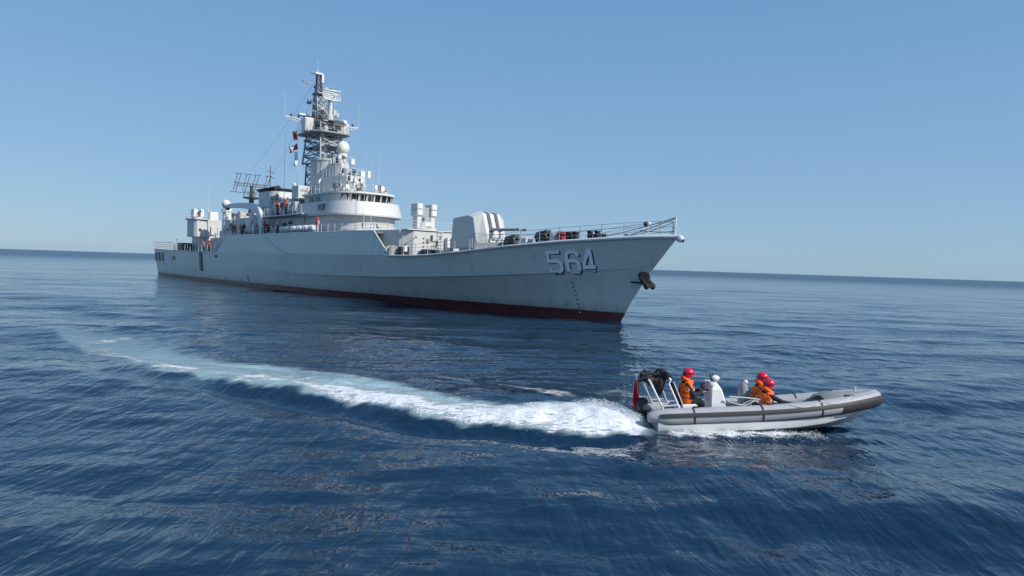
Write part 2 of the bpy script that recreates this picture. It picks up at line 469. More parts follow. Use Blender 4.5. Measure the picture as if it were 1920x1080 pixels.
    # small breaking crests left by the divergent waves
    for (px0, py0, px1, py1, wd, st) in [(955, 728, 1050, 743, 0.6, 0.6), (830, 708, 868, 714, 0.5, 0.55), (1150, 738, 1205, 748, 0.7, 0.6), (880, 738, 930, 742, 0.4, 0.42), (200, 668, 300, 668, 0.9, 0.55), (165, 640, 230, 634, 0.9, 0.5), (800, 745, 870, 752, 0.5, 0.42)]:
        d2, _, _, _ = polyline_dist(X, Y, [ground(px0, py0), ground(px1, py1)])
        c = np.clip(np.exp(-(d2 / wd) ** 2) * 1.2 + nz * 0.9 - 0.3, 0, 1) * st
        foam = np.maximum(foam, c); Z += 0.05 * np.exp(-(d2 / wd) ** 2)
    # keep the water out of the boat
    bx = smooth01((X - 3.75) / 0.3) * smooth01((9.4 - X) / 0.8) * smooth01((np.interp(X, [3.5, 7.5, 9.3], [0.95, 0.9, 0.2]) - np.abs(Y - 18.1)) / 0.25)
    Z = Z * (1 - bx) + bx * (-0.30)
    ny, nx = X.shape
    co = np.stack([X, Y, Z], -1).reshape(-1, 3).astype(np.float32)
    me = bpy.data.meshes.new('sea')
    idx = np.arange(nx * ny).reshape(ny, nx)
    q = np.stack([idx[:-1, :-1], idx[:-1, 1:], idx[1:, 1:], idx[1:, :-1]], -1).reshape(-1, 4)
    me.vertices.add(len(co)); me.vertices.foreach_set('co', co.ravel())
    me.loops.add(q.size); me.loops.foreach_set('vertex_index', q.ravel().astype(np.int32))
    me.polygons.add(len(q)); me.polygons.foreach_set('loop_start', np.arange(0, q.size, 4, dtype=np.int32))
    me.update(calc_edges=True)
    me.polygons.foreach_set('use_smooth', np.ones(len(q), dtype=bool))
    for nm, arr in (('foam', foam), ('aerated', aer)):
        at = me.attributes.new(nm, 'FLOAT', 'POINT'); at.data.foreach_set('value', arr.ravel().astype(np.float32))
    me.update()
    o = bpy.data.objects.new('sea', me); COL.objects.link(o)
    tag(o, 'open blue rippled sea with white boat wake', 'sea', kind='structure')
    return o, (lambda x, y: float(Z[np.abs(ys - y).argmin(), np.abs(xs - x).argmin()]))

def sea_material():
    m, nt, b, N, L = mat_new('sea_water')
    tc = N('ShaderNodeTexCoord')
    def noise(scale, sx, sy, rot, detail, rough=0.55, dist=0.0):
        mp = N('ShaderNodeMapping'); mp.inputs['Rotation'].default_value = (0, 0, R(rot)); mp.inputs['Scale'].default_value = (sx, sy, 1)
        L(tc.outputs['Object'], mp.inputs['Vector'])
        n = N('ShaderNodeTexNoise'); n.inputs['Scale'].default_value = scale; n.inputs['Detail'].default_value = detail
        n.inputs['Roughness'].default_value = rough; n.inputs['Distortion'].default_value = dist
        L(mp.outputs[0], n.inputs['Vector']); return n.outputs['Fac']
    # ripples: two wind trains crossing, longer along their crests, and broad chop for the far water
    h = None
    nrm = None
    for fac, dist in ((noise(3.4, 1.0, 0.30, 24, 2.6, 0.55, 0.5), 0.047), (noise(2.7, 1.0, 0.28, -27, 2.6, 0.55, 0.5), 0.054), (noise(0.6, 0.5, 1.0, 8, 4, 0.55, 0.3), 0.13), (noise(0.09, 0.5, 1.0, -6, 4, 0.6, 0.2), 1.1)):
        bp = N('ShaderNodeBump'); bp.inputs['Strength'].default_value = 1.0; bp.inputs['Distance'].default_value = dist
        L(fac, bp.inputs['Height'])
        if nrm is not None: L(nrm, bp.inputs['Normal'])
        nrm = bp.outputs[0]
    fa = N('ShaderNodeAttribute'); fa.attribute_name = 'foam'
    ae = N('ShaderNodeAttribute'); ae.attribute_name = 'aerated'
    # lacy foam break-up
    f1 = noise(2.2, 0.45, 1.5, 14, 9, 0.72, 1.2)
    f2 = noise(9.0, 0.5, 1.4, 8, 7, 0.7, 0.8)
    def mth(op, a, b, c=None, clamp=False):
        q = N('ShaderNodeMath'); q.operation = op; q.use_clamp = clamp
        for i_, v_ in enumerate((a, b, c)):
            if v_ is None: continue
            if isinstance(v_, (int, float)): q.inputs[i_].default_value = v_
            else: L(v_, q.inputs[i_])
        return q.outputs[0]
    fr = noise(3.0, 0.5, 1.3, 12, 6, 0.6, 1.6)
    lace = mth('MULTIPLY_ADD', mth('ABSOLUTE', mth('SUBTRACT', fr, 0.5), 0.0), -5.5, 1.0, True)      # bright filaments
    fine = mth('MULTIPLY_ADD', f2, 2.2, -0.6)
    blot = mth('MULTIPLY_ADD', f1, 2.0, -0.5)
    mixed = mth('ADD', mth('MULTIPLY', lace, 0.34), mth('ADD', mth('MULTIPLY', fine, 0.30), mth('MULTIPLY', blot, 0.36)))
    # foam where attribute exceeds the noise
    th = N('ShaderNodeMath'); th.operation = 'MULTIPLY_ADD'; th.inputs[1].default_value = 0.62; th.inputs[2].default_value = -0.62
    L(fa.outputs['Fac'], th.inputs[0])           # -0.62 .. 0
    ad = N('ShaderNodeMath'); ad.operation = 'ADD'; L(mixed, ad.inputs[0]); L(th.outputs[0], ad.inputs[1])
    mr = N('ShaderNodeMapRange'); mr.interpolation_type = 'SMOOTHSTEP'; mr.inputs[1].default_value = 0.20; mr.inputs[2].default_value = 0.42
    L(ad.outputs[0], mr.inputs[0])
    # body colour
    deep = (0.006, 0.030, 0.082, 1)
    big = noise(0.05, 0.5, 1.0, 4, 3)
    c0 = N('ShaderNodeMix'); c0.data_type = 'RGBA'; c0.inputs[6].default_value = (0.004, 0.020, 0.046, 1); c0.inputs[7].default_value = (0.006, 0.028, 0.060, 1)
    L(big, c0.inputs[0])
    c1 = N('ShaderNodeMix'); c1.data_type = 'RGBA'; c1.inputs[7].default_value = (0.46, 0.64, 0.66, 1)
    am = N('ShaderNodeMath'); am.operation = 'MULTIPLY'; L(ae.outputs['Fac'], am.inputs[0])
    ap = N('ShaderNodeMapRange'); ap.inputs[1].default_value = 0.3; ap.inputs[2].default_value = 0.7; ap.inputs[3].default_value = 0.45; ap.inputs[4].default_value = 1.0
    L(f1, ap.inputs[0]); L(ap.outputs[0], am.inputs[1])
    L(am.outputs[0], c1.inputs[0]); L(c0.outputs[2], c1.inputs[6])
    c2 = N('ShaderNodeMix'); c2.data_type = 'RGBA'; c2.inputs[7].default_value = (0.82, 0.84, 0.85, 1)
    L(mr.outputs[0], c2.inputs[0]); L(c1.outputs[2], c2.inputs[6])
    L(c2.outputs[2], b.inputs['Base Color'])
    rr = N('ShaderNodeMapRange'); rr.inputs[3].default_value = 0.06; rr.inputs[4].default_value = 0.85
    L(mr.outputs[0], rr.inputs[0]); # open water beyond the ship's lee is ruffled by the wind
    vl = N('ShaderNodeVectorMath'); vl.operation = 'LENGTH'; L(tc.outputs['Object'], vl.inputs[0])
    far = N('ShaderNodeMapRange'); far.interpolation_type = 'SMOOTHERSTEP'; far.inputs[1].default_value = 60; far.inputs[2].default_value = 700; far.inputs[4].default_value = 0.22
    L(vl.outputs['Value'], far.inputs[0])
    L(mth('ADD', mth('ADD', rr.outputs[0], far.outputs[0]), mth('MULTIPLY', am.outputs[0], 0.3), None, True), b.inputs['Roughness'])
    L(mth('MULTIPLY_ADD', am.outputs[0], -0.38, 0.5), b.inputs['Specular IOR Level'])
    b.inputs['IOR'].default_value = 1.333
    fb = N('ShaderNodeBump'); fb.inputs['Strength'].default_value = 0.9; fb.inputs['Distance'].default_value = 0.06
    fh = N('ShaderNodeMath'); fh.operation = 'MULTIPLY'; L(mr.outputs[0], fh.inputs[0]); L(mixed, fh.inputs[1])
    L(fh.outputs[0], fb.inputs['Height']); L(nrm, fb.inputs['Normal'])
    L(fb.outputs[0], b.inputs['Normal'])
    return m
sea, sea_z = make_sea()
sea.data.materials.append(sea_material())

# ------------------------------------------------------------------ the frigate: (s forward, u to starboard, z up), s = 0 at the stern waterline
frigate = empty('frigate', SHIP_O, SHIP_A)
tag(frigate, 'large grey naval frigate numbered 564 lying still on the open sea', 'warship')

DB = ([-3.2, 0, 20, 40, 60, 80, 90, 98, 104, 110, 114, 117], [5.0, 5.2, 6.0, 6.4, 6.5, 6.4, 6.0, 5.2, 4.0, 2.4, 1.2, 0.03])
WB = ([0, 20, 40, 60, 75, 90, 100, 106, 112.2], [4.9, 5.6, 6.1, 6.1, 5.5, 3.7, 2.0, 1.0, 0.02])
DZ = ([-3.2, 25, 41, 60, 88, 92, 95, 99, 102.3, 105.3, 108.5, 110.7, 112.7, 114.6, 117], [4.86, 4.55, 4.52, 4.5, 4.5, 4.5, 4.62, 4.94, 5.29, 5.57, 5.84, 5.97, 6.1, 6.2, 6.25])
KZ = ([0, 70, 80, 90, 98, 103.6, 109.6, 112.6, 117], [2.2, 2.2, 2.26, 2.45, 2.75, 3.04, 3.44, 3.73, 4.1])
def sm(tab, x):
    xs, ys = tab
    return sum(np.interp(x + d, xs, ys) for d in (-1.2, 0, 1.2)) / 3 if xs[0] + 1.2 < x < xs[-1] - 1.2 else float(np.interp(x, xs, ys))
def stem(z): return float(np.interp(z, [-4.2, -3, 0, 3.04, 6.25, 8], [106, 110.5, 112.2, 114.15, 117.0, 118.6]))
def stern(z): return float(np.interp(z, [-4, 0, 4.9], [4, 0, -3.2]))
def bdeck(s): return float(sm(DB, s))
def bwl(s): return float(sm(WB, s))
def section(t, nz=26):
    """half section: list of (s, u, z) from the keel to the deck edge; t runs stern to stem on every level"""
    out = []
    s_d = -3.2 + t * 120.2
    zd = float(np.interp(s_d, *DZ)); zk = float(np.interp(s_d, *KZ))
    fw = float(np.clip((t - 0.55) / 0.25, 0, 1))       # how pronounced the knuckle is
    lv = [-4.2, -3.6, -2.6, -1.4, -0.6, 0, 0.4, 0.8, 1.3, 1.8]
    lv += [zk - 0.35, zk - 0.02, zk + 0.03, zk + 0.4]
    lv += [zk + (zd - zk) * k for k in (0.45, 0.7, 0.88, 1.0)]
    for z in lv:
        s = stern(z) + t * (stem(z) - stern(z))
        w = float(sm(WB, min(t * 112.2, 112.2))); b = float(sm(DB, -3.2 + t * 120.2))
        if z < 0:
            k = max(0.0, (z + 4.2) / 4.2)
            u = w * (k ** 0.45)
        else:
            ku = w + (b - w) * (0.60 + 0.16 * fw)        # breadth just under the knuckle
            ku2 = ku + 0.13 * fw * min(1, b / 3)
            if z < zk: u = w + (ku - w) * (z / zk) ** 1.25
            else: u = ku2 + (b - ku2) * ((z - zk) / (zd - zk))
        out.append((s, max(u, 0.015), z))
    return out
TS = sorted(set(list(np.linspace(0, 0.7, 40)) + list(np.linspace(0.7, 1.0, 50))))
SECS = [section(t) for t in TS]
def hull_u(s, z):
    """half breadth of the hull skin at (s, z), for things fixed to the side"""
    pts = []
    for sec in SECS:
        for a, b in zip(sec[:-1], sec[1:]):
            if a[2] <= z <= b[2] and b[2] > a[2]:
                k = (z - a[2]) / (b[2] - a[2]); pts.append((a[0] + k * (b[0] - a[0]), a[1] + k * (b[1] - a[1]))); break
    pts.sort()
    return float(np.interp(s, [p[0] for p in pts], [p[1] for p in pts]))
hm = MB()
for sg in (1, -1):
    hm.loft([[(p[0], sg * p[1], p[2]) for p in sec] for sec in SECS], close=False)
# transom and stem closings
a = SECS[0]; n_ = len(a)
hm.add([(p[0], p[1], p[2]) for p in a] + [(p[0], -p[1], p[2]) for p in a], [(i, i + 1, n_ + i + 1, n_ + i) for i in range(n_ - 1)])
a = SECS[-1]
hm.add([(p[0], p[1], p[2]) for p in a] + [(p[0], -p[1], p[2]) for p in a], [(i, i + 1, n_ + i + 1, n_ + i) for i in range(n_ - 1)])
hull = hm.build('hull', 'hull', frigate, smooth=0.22)
# deck laid just inside the edge
dm = MB()
rows = [[(sec[-1][0], u * max(sec[-1][1] - 0.02, 0.005), sec[-1][2] - 0.03) for u in (1, 0.5, 0, -0.5, -1)] for sec in SECS]
dm.loft(rows, close=False)
dm.build('deck', 'deck', frigate)

# raised sides amidships, sloping in a little, with the level-one deck on top
def side_strip(sg):
    m = MB()
    rings = []
    for s0 in np.linspace(0, 1, 26):
        sb = 39.9 + s0 * (89.2 - 39.9); st = 43.9 + s0 * (86.2 - 43.9)
        ub = bdeck(sb) - 0.01; ut = bdeck(st) - 0.16
        zb = float(np.interp(sb, *DZ)) - 0.02
        ring = [(sb, sg * ub, zb), ((sb + st) / 2, sg * (ub + ut) / 2, (zb + 6.85) / 2), (st, sg * ut, 6.85), (st, sg * (ut - 0.14), 6.85), (sb, sg * (ub - 0.14), zb)]
        rings.append(ring)
    m.loft(rings, caps=True)
    o = m.build('raised_side', 'hull', frigate)
    e = MB(); pts = [(39.6, sg * (bdeck(39.6)), 4.56), (43.9, sg * (bdeck(43.9) - 0.2), 6.87)] + [(s, sg * (bdeck(s) - 0.2), 6.87) for s in np.linspace(46, 84, 14)] + [(86.2, sg * (bdeck(86.2) - 0.2), 6.86), (88.6, sg * (bdeck(88.6) - 0.08), 5.0), (89.4, sg * (bdeck(89.4) - 0.04), 4.58)]
    e.path(pts, 0.075, 6); e.build('edge_bar', 'white', o)
for sg in (1, -1): side_strip(sg)
m = MB(); prof = [(s, bdeck(s) - 0.3) for s in np.linspace(43.7, 86.5, 14)]
m.prism([(s, u) for s, u in prof] + [(s, -u) for s, u in prof[::-1]], 6.62, 6.78)
m.build('upper_deck', 'deck', frigate)

# white gunwale bar round the forecastle and the quarterdeck
def edge_pts(s0, s1, n, off=0.0, dz=0.0, sg=1):
    out = []
    for s in np.linspace(s0, s1, n):
        out.append((float(s), sg * (bdeck(s) + off), float(np.interp(s, *DZ)) + dz))
    return out
gm = MB()
gp = edge_pts(89.2, 116.8, 40, 0.0, 0.0) + [(117.15, 0, 6.26)] + edge_pts(89.2, 116.8, 40, 0, 0, -1)[::-1]
gm.path(gp, [0.085 + 0.06 * max(0, (p[0] - 100) / 17) for p in gp], 8)
gm.build('gunwale', 'white', frigate, smooth=1)
gm = MB(); gp = edge_pts(39.8, -3.1, 16) + edge_pts(39.8, -3.1, 16, 0, 0, -1)[::-1]
gm.path(gp, 0.07, 6); gm.build('gunwale', 'grey', frigate, smooth=1)
# fairlead at the stemhead
m = MB(); m.ball((117.15, 0, 6.12), (0.3, 0.22, 0.24)); m.tube((117.2, 0.1, 6.0), (117.5, 0.14, 5.98), 0.13, 0.13, 10)
fl = m.build('bow_fairlead', 'white', frigate, smooth=1)
m = MB(); m.tube((117.49, 0.14, 5.98), (117.56, 0.14, 5.97), 0.1, 0.1, 10); m.build('roller', 'black', fl)

# ---- painted pennant number
DIG = {'5': [[(1, 1), (0, 1), (0, 0.56), (0.72, 0.56), (1, 0.42), (1, 0.14), (0.76, 0), (0.24, 0), (0, 0.14), (0, 0.24)]],
       '6': [[(1, 0.78), (1, 0.87), (0.76, 1), (0.24, 1), (0, 0.86), (0, 0.14), (0.24, 0), (0.76, 0), (1, 0.14), (1, 0.44), (0.76, 0.56), (0, 0.56)]],
       '4': [[(0.74, 0), (0.74, 1), (0.56, 1), (0, 0.34), (0, 0.22), (1.05, 0.22)]]}
def digit(ch, s0, z0, w, h, slope, mat, off, dxy, parent=None, thick=0.2):
    m = MB()
    for st in DIG[ch]:
        pts = [(s0 + dxy[0] + x * w, z0 + dxy[1] + y * h + slope * x * w) for x, y in st]
        n = len(pts); L_, R_ = [], []
        for i, p in enumerate(pts):                     # mitred stroke
            d0 = Vector(p) - Vector(pts[i - 1]) if i > 0 else None
            d1 = Vector(pts[i + 1]) - Vector(p) if i < n - 1 else None
            d0 = d0.normalized() if d0 else d1.normalized(); d1 = d1.normalized() if d1 else d0
            nn = (Vector((-d0.y, d0.x)) + Vector((-d1.y, d1.x)))
            nn = nn.normalized(); k = 1 / max(0.55, nn.dot(Vector((-d0.y, d0.x))))
            e = Vector((0, 0))
            if i == 0: e = -d1 * 0
            L_.append(Vector(p) + nn * thick / 2 * k); R_.append(Vector(p) - nn * thick / 2 * k)
        vs = []
        for i in range(n - 1):
            for k in range(4):
                f = k / 4
                vs.append((L_[i].lerp(L_[i + 1], f), R_[i].lerp(R_[i + 1], f)))
        vs.append((L_[-1], R_[-1]))
        rings = []
        for l, r in vs:
            row = []
            for f in (0, 0.5, 1):
                q = l.lerp(r, f); row.append((q.x, hull_u(q.x, q.y) + off, q.y))
            rings.append(row)
        m.loft(rings, close=False)
    return m.build('digit_' + {'5': 'five', '6': 'six', '4': 'four'}[ch] if not parent else 'digit_shadow', mat, parent or frigate)
for ch, s0, z0, w in (('5', 107.2, 3.52, 1.02), ('6', 108.75, 3.58, 0.92), ('4', 110.05, 3.66, 0.86)):
    d = digit(ch, s0, z0, w, 1.5, 0.055, 'number', 0.034, (0, 0), None, 0.26)
    digit(ch, s0, z0, w, 1.5, 0.055, 'black', 0.018, (0.10, -0.06), d, 0.25)

# ---- draught marks on the bow
for i in range(8):
    z = 2.75 - i * 0.3 - (0.02 * i); s = 108.6 + 0.02 * i
    m = MB(); w = 0.09
    q = [(s, z), (s + w * 1.3, z), (s + w * 1.3, z + 0.11), (s, z + 0.11)]
    m.add([(a_, hull_u(a_, b_) + 0.02, b_) for a_, b_ in q], [(0, 1, 2, 3)])
    m.build('draught_mark', 'white' if z < 0.75 else 'black', frigate)
# ---- scuffs and streaks where fenders have hung
def streak_patch(s0, z0, z1, w, seed):
    rng = random.Random(seed); m = MB()
    n = 6
    for k in range(3):
        c = s0 + (k - 1) * w * 0.5; h = z1 - rng.random() * (z1 - z0) * 0.5
        rings = []
        for i in range(n + 1):
            z = z0 + (h - z0) * i / n; ww = w * 0.2 * (1 - i / n) + 0.03
            rings.append([(c - ww, hull_u(c - ww, z) + 0.02, z), (c + ww, hull_u(c + ww, z) + 0.02, z)])
        m.loft(rings, close=False)
    m.build('tar_scuff', 'midgrey', frigate)
for s0, z0, z1, w, sd in ((44.2, 0.3, 1.0, 0.9, 1), (49.6, 0.35, 1.25, 1.5, 2), (53.0, 0.3, 1.75, 0.5, 3)): streak_patch(s0, z0, z1, w, sd)

# ---- stern mooring ports with frames, on the starboard quarter
for s0, w in ((-1.6, 1.9), (1.6, 1.8), (4.6, 1.4)):
    m = MB(); z0, z1 = 2.6, 4.2
    q = [(s0, z0), (s0 + w, z0), (s0 + w * 0.94, z1), (s0 + 0.08, z1)]
    m.add([(a_, hull_u(max(a_, -2), b_) + 0.03, b_) for a_, b_ in q], [(0, 1, 2, 3)])
    o = m.build('mooring_port', 'black', frigate)  # flat black panel on the skin paints the opening's shaded inside
    f = MB(); f.path([(a_, hull_u(max(a_, -2), b_) + 0.05, b_) for a_, b_ in q + q[:1]], 0.07, 5); f.build('port_frame', 'pale', o)
m = MB(); m.box((11.5, hull_u(12, 3.3) - 0.1, 2.9), (13.5, hull_u(12, 3.3) + 0.25, 3.7)); m.build('hull_locker', 'pale', frigate)
m = MB(); m.box((14.2, hull_u(14, 3.4) - 0.05, 3.1), (15.0, hull_u(14, 3.4) + 0.1, 3.6)); m.build('side_vent', 'dark', frigate)
# hanging fender ladder on the side
m = MB()
for k in range(9):
    z = 4.3 - k * 0.33; m.box((31.5, hull_u(32, z) + 0.02, z - 0.12), (32.6, hull_u(32, z) + 0.22, z + 0.1))
m.tube((31.6, hull_u(32, 4) + 0.15, 4.5), (31.6, hull_u(32, 1.5) + 0.15, 1.5), 0.05); m.tube((32.5, hull_u(32, 4) + 0.15, 4.5), (32.5, hull_u(32, 1.5) + 0.15, 1.5), 0.05)
m.build('side_ladder', 'dark', frigate)
m = MB(); m.box((39.5, hull_u(40, 3.9) - 0.02, 3.7), (40.3, hull_u(40, 3.9) + 0.12, 4.05)); m.build('side_vent', 'dark', frigate)

# ---- anchor in its bed at the stem
u0 = hull_u(113.9, 3.3)
m = MB()
m.tube((114.10, u0 - 0.15, 3.55), (114.70, u0 + 0.30, 3.40), 0.30, 0.40, 12)
ab = m.build('anchor_bed', 'anchor', frigate, smooth=0.6)
m = MB()
m.tube((114.55, u0 + 0.2, 3.42), (115.25, u0 + 0.5, 3.0), 0.16, 0.14, 8)
m.box((115.10, u0 + 0.25, 2.72), (115.45, u0 + 0.8, 3.02))
m.build('anchor_shank', 'anchor', ab)
m = MB()
for dv in (0.18, 0.85):
    m.tube((115.30, u0 + dv, 2.85), (114.90, u0 + dv + 0.08, 3.45), 0.2, 0.05, 7)
    m.ball((115.33, u0 + dv, 2.84), (0.2, 0.2, 0.24), 8, 6)
m.build('anchor_fluke', 'anchor', ab)
m = MB(); m.tube((113.45, hull_u(113.1, 3.05) + 0.12, 3.06), (114.95, u0 + 0.35, 3.02), 0.05, 0.09, 6); m.build('anchor_strap', 'anchor', ab)
# ---- railings
def railing(pts, h=1.0, step=1.9, wires=3, mat='pale', r=0.035, name='railing', rw=0.014):
    m = MB(); P = [Vector(p) for p in pts]
    seg = [(b - a).length for a, b in zip(P[:-1], P[1:])]; tot = sum(seg)
    n = max(1, int(round(tot / step)))
    pos = []
    for i in range(n + 1):
        d = tot * i / n; k = 0
        while k < len(seg) - 1 and d > seg[k]: d -= seg[k]; k += 1
        pos.append(P[k].lerp(P[k + 1], d / max(seg[k], 1e-6)))
    for p in pos: m.tube(p, p + Vector((0, 0, h)), r, r * 0.8, 6)
    for k in range(wires):
        z = h * (k + 1) / wires
        for a, b in zip(pos[:-1], pos[1:]):
            m.tube(a + Vector((0, 0, z)), b + Vector((0, 0, z)), rw if k < wires - 1 else rw * 1.3, None, 4, caps=False)
    return m.build(name, mat, frigate)
for sg in (1, -1):
    railing(edge_pts(89.6, 116.6, 30, -0.12, 0.05, sg), 1.0, 1.7)
    railing(edge_pts(-2.9, 14.5, 10, -0.1, 0.03, sg), 1.15, 1.3, 4, 'pale', 0.05, rw=0.025)
    railing(edge_pts(15, 38.5, 12, -0.12, 0.03, sg), 1.05, 1.7)
    railing([(s, sg * (bdeck(s) - 0.35), 6.8) for s in np.linspace(44.5, 86, 24)], 1.0, 1.6)
railing([(-3.0, u, 4.87) for u in np.linspace(-4.9, 4.9, 6)], 1.15, 1.2, 4, 'pale', 0.05, rw=0.025)
# net frames hinged up along the flight deck
for k in range(6):
    s = -2.2 + k * 2.7; m = MB(); u = bdeck(s) - 0.05; z = float(np.interp(s, *DZ)) + 0.1
    for a_ in (0, 2.3): m.tube((s + a_, u, z), (s + a_, u + 0.15, z + 1.25), 0.045)
    m.tube((s, u + 0.15, z + 1.25), (s + 2.3, u + 0.15, z + 1.25), 0.045)
    for a_ in np.linspace(0.4, 1.9, 5): m.tube((s + a_, u, z + 0.05), (s + a_, u + 0.15, z + 1.25), 0.018, n=4)
    m.build('safety_net_frame', 'pale', frigate)

# ---- forward deckhouse that carries the missile launcher
def deckhouse(name, poly, z0, z1, mat='pale', inset=0.0, bevel=0.04):
    cx = sum(p[0] for p in poly) / len(poly); cy = sum(p[1] for p in poly) / len(poly)
    p2 = [(p[0] + (cx - p[0]) * inset, p[1] + (cy - p[1]) * inset) for p in poly]
    m = MB(); m.prism(poly, z0, z1, p2)
    return m.build(name, mat, frigate, bevel=bevel)
fd = deckhouse('forward_deckhouse', [(78, -5.0), (78, 5.0), (86.5, 5.0), (88.6, 4.6), (89.6, 3.6), (89.6, -3.6), (88.6, -4.6), (86.5, -5.0)], 4.3, 7.0)
m = MB(); m.box((88.0, -4.4, 7.0), (89.75, 4.4, 7.07)); m.build('roof_lip', 'white', fd)
# door, ladder, hose reels, lockers on its front
m = MB(); m.box((89.55, -0.95, 4.72), (89.66, -0.35, 6.4)); m.build('door', 'black', fd)
m = MB(); m.box((89.6, -0.28, 4.7), (90.05, 0.02, 6.45)); m.build('open_door_leaf', 'white', fd)
def ladder(p, h, w=0.45, mat='pale', parent=None, ax='u'):
    m = MB(); d = Vector((0, w, 0)) if ax == 'u' else Vector((w, 0, 0)); p = Vector(p)
    m.tube(p, p + Vector((0, 0, h)), 0.035); m.tube(p + d, p + d + Vector((0, 0, h)), 0.035)
    z = 0.25
    while z < h: m.tube(p + Vector((0, 0, z)), p + d + Vector((0, 0, z)), 0.022, n=5); z += 0.3
    return m.build('ladder', mat, parent or frigate)
ladder((89.75, 0.45, 4.6), 2.4, 0.45, 'white', fd); ladder((89.9, 1.0, 4.6), 1.2, 0.5, 'midgrey', fd)
for (u, z, w, h, d, mt) in ((2.0, 5.9, .3, .35, .16, 'midgrey'), (1.6, 6.1, .2, .5, .12, 'dark'), (1.35, 6.0, .5, .1, .1, 'midgrey'), (1.0, 5.6, .16, .5, .15, 'dark'), (0.6, 6.3, .14, .2, .1, 'dark'), (2.5, 6.2, .12, .12, .1, 'dark'), (2.5, 5.8, .12, .12, .1, 'dark'), (2.5, 5.4, .12, .12, .1, 'dark'), (3.3, 6.3, .2, .25, .12, 'pale')):
    m = MB(); m.box((89.58, u - w / 2, z), (89.6 + d, u + w / 2, z + h)); m.build('wall_fitting', mt, fd, bevel=0.02)
for u, w in ((1.75, .42), (2.6, .42)):
    m = MB(); m.box((89.7, u - w / 2, 4.5), (90.3, u + w / 2, 5.2)); m.build('deck_box', 'black', frigate, bevel=0.03)
m = MB(); m.box((89.6, 4.4, 4.5), (90.2, 5.3, 5.35)); b_ = m.build('deck_box', 'black', frigate, bevel=0.03)
m = MB(); m.box((90.05, 4.7, 4.9), (90.3, 5.0, 5.45)); m.build('box_label', 'white', b_)
m = MB(); m.tube((88.6, 5.55, 4.9), (89.3, 5.55, 4.9), 0.42, 0.42, 14); m.tube((88.5, 5.55, 4.9), (88.62, 5.55, 4.9), 0.55, 0.55, 14); m.tube((89.3, 5.55, 4.9), (89.42, 5.55, 4.9), 0.55, 0.55, 14)
m.build('cable_reel', 'midgrey', frigate, smooth=0.6)
for u in (5.0, 3.9):
    m = MB(); m.tube((89.8, u, 4.5), (89.8, u, 6.3), 0.05); m.tube((89.8, u, 6.3), (89.8, u - 0.5, 6.35), 0.03); m.build('flood_post', 'midgrey', frigate)
m = MB(); m.lathe((90.6, -0.2, 4.5), [(0.55, 0), (0.6, 0.2), (0.3, 0.55), (0.1, 0.6)], 12); m.build('ventilator', 'dark', frigate, smooth=0.7)
for (s, u, r, h) in ((90.9, -1.5, .2, .9), (91.4, -1.9, .16, .7), (91.2, -1.2, .15, .5)):
    m = MB(); m.lathe((s, u, 4.5), [(r, 0), (r, h * .8), (r * 1.5, h * .82), (r * 1.4, h)], 12); m.build('ventilator', 'white', frigate, smooth=0.7)
railing([(82.5, 4.7, 7.0), (87, 4.7, 7.0), (89.3, 3.4, 7.0), (89.3, -3.4, 7.0), (87, -4.7, 7.0)], 0.9, 1.4)

# ---- missile launcher: eight canisters round a pedestal
ml = MB(); ml.lathe((86.2, 0.3, 7.0), [(1.25, 0), (1.25, 0.35), (0.9, 0.5), (0.8, 1.0)], 20)
ml = ml.build('missile_launcher', 'pale', frigate, smooth=0.5)
for sg in (1, -1):
    m = MB(); m.box((85.7, 0.3 + sg * 0.80 - 0.26, 7.3), (86.6, 0.3 + sg * 0.80 + 0.26, 9.0)); m.build('launcher_arm', 'pale', ml, bevel=0.03)
    for r_ in range(2):
        z0 = 8.62 + r_ * 0.62; ua, ub = sorted((0.3 + sg * 0.50, 0.3 + sg * 1.18))
        m = MB(); m.box((85.5, ua, z0), (86.75, ub, z0 + 0.6)); cn = m.build('canister', 'pale', ml, bevel=0.04)
        m = MB(); m.box((86.74, ua + 0.08, z0 + 0.07), (86.80, ub - 0.08, z0 + 0.53)); m.build('canister_cap', 'white', ml, bevel=0.02)
m = MB(); m.box((85.6, -0.15, 7.8), (86.5, 0.75, 9.5)); m.box((86.4, -0.05, 7.5), (86.8, 0.65, 8.5)); m.build('tracker_housing', 'midgrey', ml, bevel=0.05)
m = MB(); m.lathe((87.1, 0.3, 7.0), [(0.3, 0), (0.34, 0.5), (0.2, 0.6)], 10); m.build('control_box', 'midgrey', ml)

# ---- the bow gun
gz = 5.35
gt = MB(); gt.lathe((95.2, 0, gz - 0.95), [(2.1, 0), (2.1, 0.6), (1.9, 0.62), (1.9, 1.0)], 28)
gt = gt.build('gun_turret', 'midgrey', frigate, smooth=0.5)
sh = MB()
hw = 1.75
